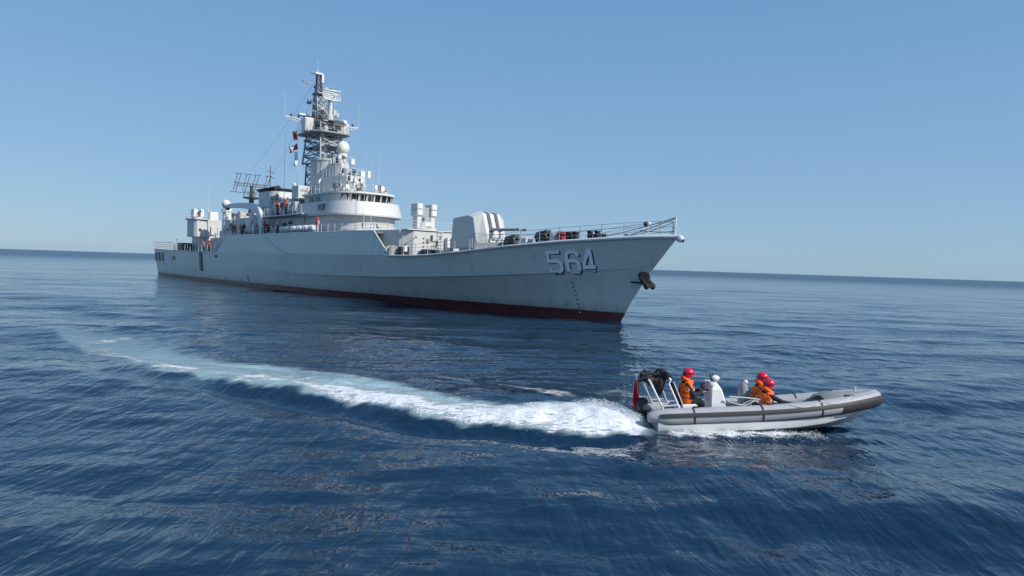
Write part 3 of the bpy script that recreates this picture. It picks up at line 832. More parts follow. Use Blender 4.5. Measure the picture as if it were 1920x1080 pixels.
# faceted shield: side profile lofted across, chamfered towards the front
prof_side = [(93.0, gz + 0.0), (96.7, gz + 0.0), (96.95, gz + 0.35), (96.35, gz + 2.75), (95.6, gz + 2.95), (93.3, gz + 2.75)]
prof_mid = [(93.0, gz + 0.0), (97.6, gz + 0.0), (97.75, gz + 0.4), (96.75, gz + 3.15), (95.9, gz + 3.35), (93.5, gz + 3.1)]
sh.loft([[(s, u, z) for s, z in pr] for u, pr in ((hw, prof_side), (0.95, prof_mid), (-0.95, prof_mid), (-hw, prof_side))], caps=True)
sh = sh.build('gun_shield', 'pale', gt, bevel=0.035)
for u in (-0.42, 0.42):
    m = MB()
    path = [(97.65, gz + 0.75), (97.35, gz + 1.6), (97.0, gz + 2.6), (96.75, gz + 3.17), (96.2, gz + 3.33)]
    rings = [[(s + 0.05, u - 0.16, z + 0.01), (s + 0.05, u + 0.16, z + 0.01)] for s, z in path]
    m.loft(rings, close=False); m.build('gun_slot', 'dark', gt)
    b_ = MB(); z = gz + 1.72; s = 97.2
    b_.tube((s - 0.3, u, z), (s + 0.5, u, z), 0.2, 0.17, 12); b_.tube((s + 0.5, u, z), (s + 2.2, u, z - 0.02), 0.12, 0.1, 12)
    b_.tube((s + 2.2, u, z - 0.02), (s + 3.9, u, z - 0.04), 0.09, 0.08, 12); b_.tube((s + 3.6, u, z - 0.035), (s + 4.0, u, z - 0.04), 0.115, 0.115, 12)
    b_.build('gun_barrel', 'midgrey', gt, smooth=0.6)
m = MB(); m.ball((97.35, 0.0, gz + 1.1), (0.5, 0.8, 0.55), 14, 8); m.build('mantlet', 'pale', gt, smooth=1)
m = MB(); m.box((96.7, 1.0, gz + 0.2), (97.6, 1.5, gz + 0.25)); m.build('step', 'midgrey', gt)
railing([(96.6, 1.95, gz + 0.05), (98.0, 1.2, gz + 0.05), (98.3, 0, gz + 0.05)], 0.8, 0.9, 2)

# ---- forecastle fittings
def bollard(s, u, h=0.55, r=0.2, mat='black'):
    z = float(np.interp(s, *DZ)) - 0.02; m = MB()
    m.box((s - 0.65, u - 0.22, z), (s + 0.65, u + 0.22, z + 0.08))
    for d in (-0.36, 0.36): m.lathe((s + d, u, z + 0.06), [(r, 0), (r * 0.9, h * 0.85), (r * 1.15, h * 0.88), (r * 1.1, h)], 12)
    m.build('bollard', mat, frigate, smooth=0.6)
bollard(108.5, 1.5, 0.75, 0.26); bollard(110.4, 1.2, 0.7, 0.22); bollard(93.4, 4.6); bollard(108.5, -1.5, 0.75, 0.26)
def rocket_launcher(s, u, mat='dark'):
    z = float(np.interp(s, *DZ)) - 0.02
    m = MB(); m.lathe((s, u, z), [(0.62, 0), (0.6, 0.3), (0.35, 0.4), (0.3, 0.75)], 14); b = m.build('rocket_launcher', 'midgrey', frigate, smooth=0.6)
    for i in range(6):
        t = 2 * math.pi * i / 6; m = MB(); y, zz = 0.3 * math.cos(t), 0.3 * math.sin(t)
        m.tube((s - 0.5, u + y, z + 0.85 + zz - 0.1), (s + 0.75, u + y, z + 0.95 + zz), 0.135, 0.135, 9); m.build('launch_tube', mat, b, smooth=0.8)
    m = MB(); m.box((s - 0.3, u - 0.5, z + 0.5), (s + 0.2, u + 0.5, z + 1.0)); m.build('cradle', 'dark', b, bevel=0.04)
rocket_launcher(101.6, 1.7); rocket_launcher(105.0, 1.35); rocket_launcher(102.2, -1.7); rocket_launcher(105.2, -1.3)
# breakwater
m = MB(); m.add([(99.5, 4.0, 5.0), (101.6, 0, 5.2), (99.5, -4.0, 5.0), (99.6, 4.0, 5.75), (101.8, 0, 5.95), (99.6, -4.0, 5.75), (99.4, 4.0, 5.0), (101.5, 0, 5.2), (99.4, -4.0, 5.0), (99.5, 4.0, 5.75), (101.7, 0, 5.95), (99.5, -4.0, 5.75)], [(0, 1, 4, 3), (1, 2, 5, 4), (6, 9, 10, 7), (7, 10, 11, 8), (3, 4, 10, 9), (4, 5, 11, 10), (0, 3, 9, 6), (2, 8, 11, 5)])
m.build('breakwater', 'midgrey', frigate)
m = MB(); m.lathe((107.0, 1.0, 5.65), [(0.5, 0), (0.5, 0.25), (0.34, 0.35), (0.32, 0.75), (0.48, 0.85), (0.44, 1.05)], 14); m.build('capstan', 'red', frigate, smooth=0.5)
m = MB(); m.box((106.1, 0.6, 5.6), (106.6, 1.6, 6.5)); m.build('winch_box', 'white', frigate, bevel=0.04)
m = MB(); m.box((103.3, 1.3, 5.35), (103.9, 2.1, 6.2)); m.build('ready_locker', 'pale', frigate, bevel=0.04)
m = MB(); m.box((102.6, 2.6, 5.3), (104.6, 2.9, 5.6)); m.build('hose_tray', 'dark', frigate, bevel=0.03)
m = MB(); m.lathe((104.2, 0.9, 5.4), [(0.16, 0), (0.16, 0.9), (0.3, 0.95), (0.28, 1.1)], 12); m.build('ventilator', 'white', frigate, smooth=0.6)
m = MB(); m.ball((112.9, 0.5, 6.25), (0.24, 0.2, 0.22), 10, 6); m.build('hawse_cover', 'dark', frigate, smooth=1)
# jackstaff, lamp and the cables that run up to it
m = MB(); m.tube((116.75, 0, 6.2), (116.75, 0, 7.6), 0.06, 0.05, 8); m.tube((116.7, 0, 6.9), (116.2, 0, 6.25), 0.03); m.build('jackstaff', 'white', frigate)
m = MB(); m.tube((114.4, 0.1, 6.2), (114.4, 0.1, 7.1), 0.04); lp = m.build('bow_lamp', 'white', frigate)
m = MB(); m.ball((114.4, 0.2, 7.15), (0.16, 0.2, 0.2), 10, 6); m.build('lamp_housing', 'black', lp, smooth=1)
m = MB(); m.ball((114.5, 0.0, 7.2), (0.14, 0.14, 0.16), 10, 6); m.build('lamp_dome', 'white', lp, smooth=1)
def cable(p, q, sag, r=0.02, mat='wire', name='cable', parent=None, n=16):
    m = MB(); p = Vector(p); q = Vector(q); pts = []
    for i in range(n + 1):
        t = i / n; v = p.lerp(q, t); v.z -= sag * 4 * t * (1 - t); pts.append(v)
    m.path(pts, r, 5); return m.build(name, mat, parent or frigate)
cable((116.75, 0, 7.55), (107.2, 1.4, 5.85), 0.25, 0.028); cable((116.75, 0, 7.5), (112.4, 0.4, 6.2), 0.05, 0.03); cable((114.4, 0.1, 7.2), (99.2, 3.9, 6.5), 0.35, 0.02)
cable((116.6, 0.1, 7.2), (113.8, 1.1, 6.3), 0.1, 0.025); cable((116.7, 0, 6.6), (114.4, 0.9, 6.7), 0.1, 0.025)

# ---- midship deckhouse (level one) and platforms
deckhouse('midship_deckhouse', [(44.5, -4.3), (44.5, 4.3), (66, 4.3), (66, -4.3)], 6.7, 9.1, 'grey')
deckhouse('side_platform', [(55, -5.35), (55, 5.35), (68, 5.35), (68, -5.35)], 9.12, 9.28, 'pale')
railing([(67.5, 5.25, 9.28), (55.2, 5.25, 9.28), (55.2, -5.25, 9.28), (67.5, -5.25, 9.28)], 1.0, 1.3)
deckhouse('midship_upper_house', [(53.5, -3.0), (53.5, 3.0), (61, 3.0), (61, -3.0)], 9.2, 11.4, 'grey')
for i, s in enumerate((46.5, 50, 58.5, 62)):
    m = MB(); m.box((s, 4.27, 6.95), (s + 0.75, 4.38, 8.7)); m.build('door', 'midgrey', frigate, bevel=0.04)

# ---- bridge with its rounded front
def plan(hw, s_aft, s_side, s_front, n=22, p=2.6):
    a = s_front - s_side
    arc = []
    for i in range(n + 1):
        t = math.pi / 2 - math.pi * i / n
        c, sn = math.cos(t), math.sin(t)
        arc.append((s_side + a * abs(c) ** (2 / p), hw * math.copysign(abs(sn) ** (2 / p), sn)))
    return [(s_aft, hw)] + arc + [(s_aft, -hw)]
bl = MB(); bl.prism(plan(4.15, 62, 70.8, 75.6), 6.7, 9.0); bl = bl.build('bridge_lower_level', 'pale', frigate, smooth=0.5)
m = MB()
for z, w in ((7.35, 0.03), (8.2, 0.02)):
    pl = plan(4.15 + w, 66, 70.8, 75.6 + w); m.path([(s, u, z) for s, u in pl], 0.035, 5)
m.build('rubbing_strip', 'grey', bl)
bd = MB(); bd.prism(plan(4.7, 65, 71.2, 76.4), 8.95, 9.12, plan(4.72, 65, 71.2, 76.42)); bd.prism(plan(4.72, 65, 71.2, 76.42), 9.12, 10.55, plan(4.42, 65, 71.2, 76.0))
bd = bd.build('bridge', 'pale', frigate, smooth=0.5)
wh = MB(); wh.prism(plan(3.75, 65, 70.6, 75.0), 10.5, 11.5, plan(3.9, 65, 70.6, 75.25)); wh.build('wheelhouse_wall', 'pale', bd, smooth=0.5)
rf = MB(); rf.prism(plan(4.1, 64.8, 70.8, 75.5), 11.48, 11.66); rf = rf.build('bridge_roof', 'white', bd, smooth=0.5)
# wheelhouse windows, one by one round the front
def plan_point(u, hw, s_side, s_front, p=2.6):
    return s_side + (s_front - s_side) * (1 - min(1, abs(u) / hw) ** p) ** (1 / p)
import itertools
us = [3.0, 2.12, 1.24, 0.36, -0.52, -1.40, -2.25, -2.95]
for u in us:
    w = 0.70 if abs(u) < 2.9 else 0.58
    ua, ub = u + w / 2, u - w / 2
    pa = [(plan_point(x, 3.75 + 0.15 * k, 70.6, 75.0 + 0.25 * k) + 0.035, x, 10.58 + 0.84 * k) for k in (0, 1) for x in (ua, ub)]
    m = MB(); pts = [Vector(q) for q in (pa[0], pa[1], pa[3], pa[2])]
    nrm = (pts[1] - pts[0]).cross(pts[3] - pts[0]).normalized()
    if nrm.x < 0: nrm = -nrm
    m.add([*pts, *[q - nrm * 0.12 for q in pts]], [(0, 1, 2, 3), (7, 6, 5, 4), (0, 4, 5, 1), (1, 5, 6, 2), (2, 6, 7, 3), (3, 7, 4, 0)])
    m.build('window', 'glass', bd)
    f = MB(); f.path([*pts, pts[0]], 0.022, 4); f.build('window_frame', 'white', bd)
for s0, s1 in ((66.5, 67.6), (68.2, 69.4)):
    for sg in (1, -1):
        m = MB(); m.box((s0, sg * 3.83 - 0.05, 10.65), (s1, sg * 3.83 + 0.05, 11.3)); m.build('window', 'glass', bd)
for sg in (1, -1):
    m = MB(); m.box((70.7, sg * 4.62 - 0.09, 9.5), (72.2, sg * 4.62 + 0.06, 10.2), ty=0.0); m.build('side_window', 'glass', bd)
for u in (1.55, -0.2):
    m = MB(); s = plan_point(u, 4.15, 70.8, 75.6); m.box((s - 0.05, u - 0.09, 7.75), (s + 0.08, u + 0.0, 8.15)); m.box((s - 0.05, u - 0.3, 7.7), (s + 0.08, u - 0.03, 7.8)); m.build('wall_bracket', 'dark', bl)
# roof fittings of the bridge
railing([(66, 3.9, 11.66), (70.5, 3.9, 11.66), (73.6, 2.9, 11.66), (75, 0, 11.66), (73.6, -2.9, 11.66), (70.5, -3.9, 11.66), (66, -3.9, 11.66)], 0.95, 1.1, 3, 'pale', 0.03)
rng = random.Random(5)
for (s, u, w, h, mt) in ((72.8, 2.2, .45, .9, 'white'), (73.6, 0.6, .5, .7, 'midgrey'), (73.9, -0.9, .35, 1.0, 'white'), (72.6, -2.6, .4, .9, 'white'), (71.5, 3.0, .4, 1.1, 'dark'), (71.0, -3.3, .4, .8, 'midgrey'), (73.2, -1.8, .3, 1.2, 'dark'), (72.0, 1.3, .35, 1.2, 'midgrey')):
    m = MB(); m.tube((s, u, 11.6), (s, u, 11.66 + h * 0.6), 0.09, 0.07, 8); m.box((s - w / 2, u - w / 2, 11.6 + h * 0.5), (s + w / 2, u + w / 2, 11.66 + h)); m.build('roof_instrument', mt, rf, bevel=0.06)
m = MB(); m.tube((73.0, -2.2, 11.66), (73.0, -2.2, 12.3), 0.08); m.tube((72.75, -2.2, 12.45), (73.25, -2.2, 12.45), 0.3, 0.34, 12); m.build('searchlight', 'white', rf, smooth=0.6)
m = MB(); m.tube((71.6, 2.6, 11.66), (71.6, 2.6, 12.4), 0.08); m.tube((71.4, 2.6, 12.5), (71.85, 2.6, 12.55), 0.28, 0.32, 12); m.build('searchlight', 'midgrey', rf, smooth=0.6)

# ---- stepped tower behind the bridge and the round mast column
tw = deckhouse('tower_lower_step', [(63, -2.1), (63, 2.1), (69.5, 1.9), (70.8, 1.2), (70.8, -1.2), (69.5, -1.9)], 11.6, 13.9, 'pale')
deckhouse('tower_upper_step', [(63, -1.2), (63, 1.2), (67.2, 1.0), (67.9, 0.5), (67.9, -0.5), (67.2, -1.0)], 13.9, 15.7, 'pale')
for (s, u, z, w, h, mt) in ((70.5, -0.9, 13.9, .6, .7, 'white'), (69.8, 0.8, 13.9, .4, .6, 'midgrey'), (70.2, 1.4, 12.2, .35, .5, 'dark'), (70.75, -1.3, 12.4, .3, .5, 'midgrey'), (68.3, 0.4, 14.4, .3, .6, 'dark'), (67.9, -0.9, 15.6, .5, .7, 'white'), (66.8, 1.0, 15.6, .35, .8, 'midgrey'), (70.8, 0.5, 12.9, .25, .3, 'dark'), (69.9, -2.1, 13.9, .4, .9, 'white')):
    m = MB(); m.box((s - w / 2, u - w / 2, z), (s + w / 2, u + w / 2, z + h)); m.build('tower_fitting', mt, tw, bevel=0.04)
rng = random.Random(31)
for i in range(46):
    k = rng.random()
    if k < 0.45:   # on the bridge roof
        u = rng.uniform(-3.4, 3.0); s = rng.uniform(71.2, plan_point(u, 4.1, 70.8, 75.5) - 0.7); z = 11.64
    elif k < 0.75:  # on the lower step
        s = rng.uniform(68.2, 70.3); u = rng.uniform(-1.3, 1.3); z = 13.88
    else:
        s = rng.uniform(65.5, 67.2); u = rng.uniform(-0.9, 0.7); z = 15.68
    w, h = rng.uniform(.12, .4), rng.uniform(.3, 1.15)
    m = MB(); m.tube((s, u, z - 0.05), (s, u, z + h * 0.7), 0.045, 0.04, 6); m.box((s - w / 2, u - w / 2, z + h * 0.55), (s + w / 2, u + w / 2, z + h)); m.build('roof_instrument', rng.choice(['white', 'white', 'midgrey', 'dark', 'pale']), tw, bevel=0.03)
for i in range(22):
    z = rng.uniform(11.9, 13.6); u = rng.uniform(-1.0, 1.0); w, h = rng.uniform(.15, .5), rng.uniform(.12, .6)
    m = MB(); m.box((70.75, u - w / 2, z), (70.8 + rng.uniform(.08, .3), u + w / 2, z + h)); m.build('tower_fitting', rng.choice(['white', 'midgrey', 'dark', 'pale']), tw, bevel=0.02)
for i in range(18):
    t = R(rng.uniform(-30, 20)); z = rng.uniform(11.8, 15.8); r_ = 2.3; c_ = Vector((63.4 + r_ * math.cos(t), r_ * math.sin(t), z)); w = rng.uniform(.08, .2)
    m = MB(); m.box(c_ - Vector((w, w, 0)), c_ + Vector((w, w, rng.uniform(.15, .7)))); m.build('column_fitting', rng.choice(['white', 'midgrey', 'pale', 'pale']), tw, bevel=0.02)
railing([(66.5, 2.2, 13.9), (69.4, 2.2, 13.9), (70.7, 1.4, 13.9), (70.7, -1.4, 13.9), (69.4, -2.2, 13.9)], 0.9, 0.9, 3, 'pale', 0.03)
railing([(64.5, 1.6, 15.6), (67.5, 1.4, 15.6), (68.1, 0, 15.6), (67.5, -1.4, 15.6)], 0.9, 0.8, 3, 'pale', 0.03)
mc = MB(); mc.lathe((63.4, 0, 9.1), [(2.4, 0), (2.3, 3), (2.2, 7.0), (2.3, 7.05), (2.3, 7.3), (2.15, 7.35)], 40)
mc = mc.build('mast_column', 'grey', frigate, smooth=0.5)
m = MB()
for k in range(12):
    t = R(-70 + k * 12); m.tube((63.4 + 2.33 * math.cos(t), 2.33 * math.sin(t), 9.4), (63.4 + 2.23 * math.cos(t), 2.23 * math.sin(t), 15.9), 0.03, n=4)
m.build('cable_run', 'pale', mc)
ladder((65.25, 0.6, 11.6), 4.6, 0.4, 'white', mc)
m = MB(); m.box((64.9, 1.6, 12.4), (65.9, 2.6, 12.5)); m.tube((65.4, 2.0, 12.5), (65.4, 2.0, 13.2), 0.1); m.tube((65.1, 2.0, 13.35), (65.75, 2.0, 13.4), 0.33, 0.38, 14); m.build('searchlight', 'white', mc, smooth=0.5)
# signal house box on the starboard side under the column, with its bracket
m = MB(); m.box((62.0, 2.7, 11.3), (64.0, 4.2, 12.9)); sb = m.build('signal_house', 'pale', frigate, bevel=0.05)
m = MB(); m.box((64.0, 3.0, 12.2), (64.05, 3.9, 12.45)); m.build('vent_slot', 'midgrey', sb)
m = MB(); m.box((61.6, 2.4, 11.16), (64.4, 4.5, 11.3)); m.add([(62.5, 2.4, 11.16), (62.5, 4.3, 11.16), (62.5, 2.4, 10.2), (63.4, 2.4, 11.16), (63.4, 4.3, 11.16), (63.4, 2.4, 10.2)], [(0, 1, 2), (3, 5, 4), (0, 3, 4, 1), (1, 4, 5, 2), (0, 2, 5, 3)]); m.build('bracket', 'grey', sb)
m = MB(); m.ball((62.3, 4.0, 13.1), 0.2, 10, 6); m.build('signal_lamp', 'white', sb, smooth=1)
for s, z in ((62.4, 9.6), (64.3, 9.6), (60.3, 9.7), (58.2, 9.7)):
    m = MB(); m.box((s, 4.3, z), (s + 0.7, 5.0, z + 1.2)); m.build('stowage_locker', 'pale' if z == 9.6 else 'grey', frigate, bevel=0.05)

# ---- lattice mast
def lattice(m, base, top, n, r=0.09, rd=0.05):
    """four-legged tapering truss; base/top = (cs, cu, hs, hu, z)"""
    def corner(k, t):
        cs, cu, hs, hu, z = [a + (b - a) * t for a, b in zip(base, top)]
        sx, sy = ((-1, -1), (1, -1), (1, 1), (-1, 1))[k]
        return Vector((cs + sx * hs, cu + sy * hu, z))
    for k in range(4): m.tube(corner(k, 0), corner(k, 1), r, r * 0.8, 6)
    for i in range(n):
        t0, t1 = i / n, (i + 1) / n
        for k in range(4):
            k2 = (k + 1) % 4
            m.tube(corner(k, t1), corner(k2, t1), rd, None, 5)
            m.tube(corner(k, t0), corner(k2, t1), rd, None, 5); m.tube(corner(k2, t0), corner(k, t1), rd, None, 5)
mm = MB(); lattice(mm, (62.0, 0, 2.7, 1.75, 16.1), (61.4, 0, 1.9, 1.2, 21.2), 5, 0.12, 0.075)
mast = mm.build('lattice_mast', 'midgrey', frigate)
m = MB(); lattice(m, (60.3, 0, 1.5, 1.3, 9.2), (60.2, 0, 0.9, 1.2, 16.2), 5, 0.11); m.build('rear_strut', 'dark', mast)
m = MB(); lattice(m, (60.6, 0, 1.0, 0.75, 21.2), (59.8, 0, 0.45, 0.42, 25.3), 5, 0.085, 0.055); m.build('upper_lattice', 'midgrey', mast)
# platforms
for (s0, s1, hw_, z) in ((58.6, 64.8, 2.55, 19.75), (59.2, 63.6, 1.5, 21.3), (60.4, 65.4, 1.2, 18.0), (59.0, 60.8, 0.7, 25.3)):
    m = MB(); m.prism([(s0, -hw_ * 0.8), (s0, hw_ * 0.8), (s0 + 0.8, hw_), (s1 - 0.8, hw_), (s1, hw_ * 0.7), (s1, -hw_ * 0.7), (s1 - 0.8, -hw_), (s0 + 0.8, -hw_)], z, z + 0.14); m.build('platform', 'midgrey', mast)
for zz, hw_, s0, s1 in ((19.9, 2.5, 58.7, 64.7), (21.44, 1.45, 59.3, 63.5)):
    railing([(s0, hw_ * .8, zz), (s1 - .8, hw_, zz), (s1, hw_ * .7, zz), (s1, -hw_ * .7, zz), (s1 - .8, -hw_, zz), (s0, -hw_ * .8, zz)], 0.9, 0.9, 3, 'midgrey', 0.03)
for u in (2.35, -2.5):
    m = MB(); m.box((61.4, u - 0.55, 19.9), (62.6, u + 0.55, 21.6)); o = m.build('jammer_box', 'white', mast, bevel=0.05)
    m = MB(); m.box((62.6, u - 0.45, 20.05), (62.68, u + 0.45, 21.45)); m.build('jammer_panel', 'pale', o)
for sg in (1, -1):                                   # diagonal white struts under the platform
    m = MB(); m.tube((63.6, sg * 1.0, 19.7), (63.2, sg * 0.8, 16.8), 0.14, 0.14, 8); m.tube((63.3, sg * 0.2, 18.4), (63.6, sg * 0.9, 19.6), 0.08, 0.08, 6); m.build('mast_leg', 'pale', mast)
m = MB(); m.tube((61.0, 0, 21.3), (60.9, 0, 23.4), 0.42, 0.36, 12); m.build('mast_trunk', 'pale', mast, smooth=0.6)
# yardarms
for sg in (1, -1):
    m = MB()
    m.tube((61.2, sg * 0.8, 21.2), (61.3, sg * 5.0, 21.6), 0.09, 0.06, 6); m.tube((61.2, sg * 0.8, 20.6), (61.3, sg * 5.0, 21.45), 0.06, 0.05, 6); m.tube((60.3, sg * 0.8, 21.2), (61.3, sg * 5.0, 21.6), 0.06, 0.05, 6)
    for k in range(6): 
        y = 1.3 + k * 0.7; f = (y - 0.8) / 4.2; m.tube((61.2, sg * y, 21.2 + 0.4 * f), (61.2, sg * (y + 0.35), 20.6 + 0.85 * (f + .08)), 0.035, n=4)
    y_ = m.build('yardarm', 'pale', mast)
    m = MB(); m.tube((61.3, sg * 5.0, 21.5), (61.3, sg * 5.05, 24.6), 0.03, 0.02, 5); m.build('whip_aerial', 'pale', y_)
    m = MB(); m.ball((61.3, sg * 4.2, 21.8), 0.17, 8, 6); m.ball((61.3, sg * 3.2, 21.75), 0.16, 8, 6); m.box((61.1, sg * 2.4 - 0.14, 21.3), (61.5, sg * 2.4 + 0.14, 21.9)); m.build('yard_lamp', 'dark', y_)
m = MB(); m.box((60.3, 0.7, 22.05), (61.0, 3.0, 22.3)); m.build('navigation_radar', 'white', mast, bevel=0.05)
m = MB(); m.tube((60.7, 1.4, 21.4), (60.7, 1.4, 22.1), 0.1); m.build('radar_post', 'white', mast)
# air-search radar: open cream parabolic reflector facing forward
m = MB(); m.lathe((63.3, -0.05, 21.4), [(0.42, 0), (0.42, 0.7), (0.3, 0.8), (0.26, 2.4), (0.4, 2.45), (0.4, 2.7)], 14); rp_ = m.build('radar_pedestal', 'pale', mast, smooth=0.6)
for k in range(6):
    a = MB(); z = 24.0 + k * 0.24; c = 0.16 * (k - 2.5) ** 2 * 0.25
    pts = [(63.4 + 0.45 * (u / 1.5) ** 2 + c, u, z) for u in np.linspace(-1.15, 1.15, 11)]
    a.path(pts, 0.05 if k not in (0, 5) else 0.085, 5); a.build('reflector_bar', 'cream', rp_)
a = MB()
for u in np.linspace(-1.15, 1.15, 9):
    a.path([(63.38 + 0.45 * (u / 1.5) ** 2 + 0.04 * (k - 2.5) ** 2, u, 24.0 + k * 0.24) for k in range(6)], 0.04, 4)
a.build('reflector_rib', 'cream', rp_)
m = MB(); m.tube((63.5, 0, 23.9), (64.8, 0, 24.4), 0.05); m.tube((64.7, -0.35, 24.45), (64.7, 0.35, 24.45), 0.1, 0.1, 8); m.build('feed_horn', 'cream', rp_)
# smaller dish lower down and odds and ends hung on the mast
m = MB(); m.box((64.0, -1.1, 20.7), (64.7, 0.1, 21.2)); m.box((63.9, -1.5, 21.2), (64.5, 0.5, 21.36)); m.tube((64.3, -0.5, 19.9), (64.3, -0.5, 21.2), 0.13); m.build('tracking_dish', 'dark', mast, smooth=0.5)
m = MB(); m.tube((64.0, -1.6, 20.0), (64.0, -1.6, 21.0), 0.1); m.ball((64.2, -1.6, 21.3), 0.36, 12, 8); m.build('small_radome', 'white', mast, smooth=1)
rng = random.Random(9)
for i in range(44):
    s = rng.uniform(59.2, 64.2); u = rng.uniform(-1.5, 1.5); z = rng.choice([rng.uniform(16.4, 19.6), rng.uniform(19.9, 21.3), rng.uniform(21.5, 23.2)])
    w, h = rng.uniform(.2, .5), rng.uniform(.25, .8)
    m = MB(); m.box((s, u, z), (s + w, u + w, z + h)); m.build('mast_box', rng.choice(['midgrey', 'pale', 'dark', 'grey']), mast, bevel=0.03)
for i in range(26):
    z = rng.uniform(16.4, 24.5); hw_ = 1.5 if z < 21 else 0.7; s = rng.uniform(59.4, 63.6 if z < 21 else 61.2); u = rng.uniform(-hw_, hw_)
    m = MB(); m.tube((s, u, z), (s + rng.uniform(-1.0, 1.0), u + rng.uniform(-1.0, 1.0), z + rng.uniform(-0.3, 1.4)), rng.uniform(.035, .08), None, 6); m.build('mast_conduit', rng.choice(['pale', 'midgrey', 'dark', 'grey']), mast)
for i in range(14):
    z = rng.choice([19.9, 21.44, 22.4, 25.4]); s = rng.uniform(59.3, 63.8 if z < 22 else 60.6); u = rng.uniform(-2.3, 2.3) * (1 if z < 20 else 0.5)
    m = MB(); h = rng.uniform(.6, 1.6); m.tube((s, u, z), (s, u, z + h), 0.035, 0.03, 5); m.ball((s, u, z + h), rng.uniform(.08, .17), 8, 6); m.build('mast_aerial', rng.choice(['white', 'pale', 'dark']), mast)
# topmast pole
m = MB(); m.tube((59.4, 0, 20.0), (59.4, 0, 28.6), 0.13, 0.09, 8); m.tube((59.4, 0, 28.6), (59.4, 0, 30.0), 0.03, 0.02, 5); tp = m.build('topmast', 'pale', mast)
m = MB()
for z, l, dz in ((26.6, 1.9, 0.1), (28.0, 0.7, 0.0), (24.6, 1.2, -0.1)):
    m.tube((59.4, -l, z - dz), (59.4, l, z + dz), 0.05, 0.05, 6)
    for sg in (-1, 1): m.ball((59.4, sg * l, z + sg * dz + 0.1), 0.17, 8, 6)
m.tube((59.0, 1.1, 26.6), (59.0, 1.1, 27.1), 0.1, 0.1, 6); m.tube((58.6, 0.4, 24.4), (58.3, 0.9, 24.4), 0.2, 0.2, 8); m.build('aerial_crossarm', 'midgrey', tp)
m = MB(); lattice(m, (59.7, -0.1, 0.25, 0.35, 25.4), (59.6, -0.1, 0.2, 0.25, 28.1), 4, 0.06, 0.03); m.build('topmast_truss', 'dark', tp)
m = MB(); m.box((59.5, -0.65, 26.9), (60.0, -0.35, 28.0)); m.box((59.4, -0.5, 27.9), (59.9, 0.5, 28.15)); m.build('direction_finder', 'white', tp, bevel=0.04)
# white fire-control radome on its stand before the mast
m = MB(); m.lathe((66.2, -0.4, 15.6), [(0.55, 0), (0.5, 0.9), (0.7, 1.0), (0.6, 1.6)], 16); fc = m.build('fire_control_director', 'pale', frigate, smooth=0.5)
m = MB(); m.ball((66.4, -0.4, 17.75), (0.72, 0.78, 0.85), 22, 14); m.build('radome', 'cream', fc, smooth=2)
m = MB(); m.box((65.9, -0.95, 16.6), (66.5, 0.15, 17.2)); m.build('radome_yoke', 'midgrey', fc, bevel=0.05)
# halyards and stays
for p, q in (((61.3, 4.9, 21.5), (58.5, 5.2, 9.3)), ((60.8, 3.15, 21.4), (60.8, 2.95, 11.4)), ((61.3, 3.1, 21.4), (58.4, 4.1, 9.3)), ((61.3, -4.9, 21.5), (58.5, -5.2, 9.3))): cable(p, q, 0.0, 0.014, 'pale', 'halyard')
for p, q in (((59.4, 0, 27.5), (36, 0, 17.6)), ((59.2, 0.4, 25), (47, 2.0, 14)),): cable(p, q, 0.4, 0.012, 'wire', 'aerial_wire')

# ---- funnel
def rrect(cs, hs, hu, n=5, r=1.0):
    out = []
    for (sx, sy, a0) in ((1, 1, 0), (-1, 1, 90), (-1, -1, 180), (1, -1, 270)):
        for i in range(n):
            t = R(a0 + 90 * i / (n - 1)); out.append((cs + sx * (hs - r) + r * math.cos(t), sy * (hu - r) + r * math.sin(t)))
    return out
fn = MB(); fn.prism(rrect(47.2, 3.4, 2.5, 6, 1.6), 9.1, 13.3, rrect(46.9, 2.9, 2.1, 6, 1.5)); fn = fn.build('funnel', 'grey', frigate, smooth=0.5)
m = MB(); m.prism(rrect(46.9, 2.9, 2.1, 6, 1.5), 13.3, 13.75, rrect(46.4, 3.5, 2.35, 6, 1.5)); m.build('funnel_cap', 'black', fn, smooth=0.5)
m = MB(); m.prism(rrect(46.9, 2.95, 2.13, 6, 1.5), 12.7, 12.9, rrect(46.9, 2.95, 2.13, 6, 1.5)); m.build('funnel_band', 'pale', fn, smooth=0.5)
m = MB(); m.box((45.6, 2.2, 11.2), (46.3, 2.36, 12.2)); m.build('funnel_vent', 'white', fn)
for k in range(3):
    m = MB(); m.tube((45.3 + k * 1.2, 0.3, 13.6), (45.1 + k * 1.2, 0.3, 14.2), 0.35, 0.35, 10); m.build('exhaust_pipe', 'black', fn, smooth=0.6)
for (s, u, z, w, h, mt) in ((50.6, 1.2, 9.1, 1.2, 3.0, 'grey'), (51.8, -0.6, 9.1, 1.6, 2.4, 'grey'), (50.7, 2.5, 9.3, .8, 1.6, 'midgrey'), (52.2, 1.9, 9.2, .7, 1.0, 'white'), (54.0, 3.2, 9.3, .9, 1.4, 'midgrey'), (56.2, 3.1, 9.3, .8, 1.9, 'grey'), (58.3, 3.2, 9.3, .6, 1.1, 'white')):
    m = MB(); m.box((s, u - w / 2, z), (s + w, u + w / 2, z + h)); m.build('deck_unit', mt, frigate, bevel=0.05)
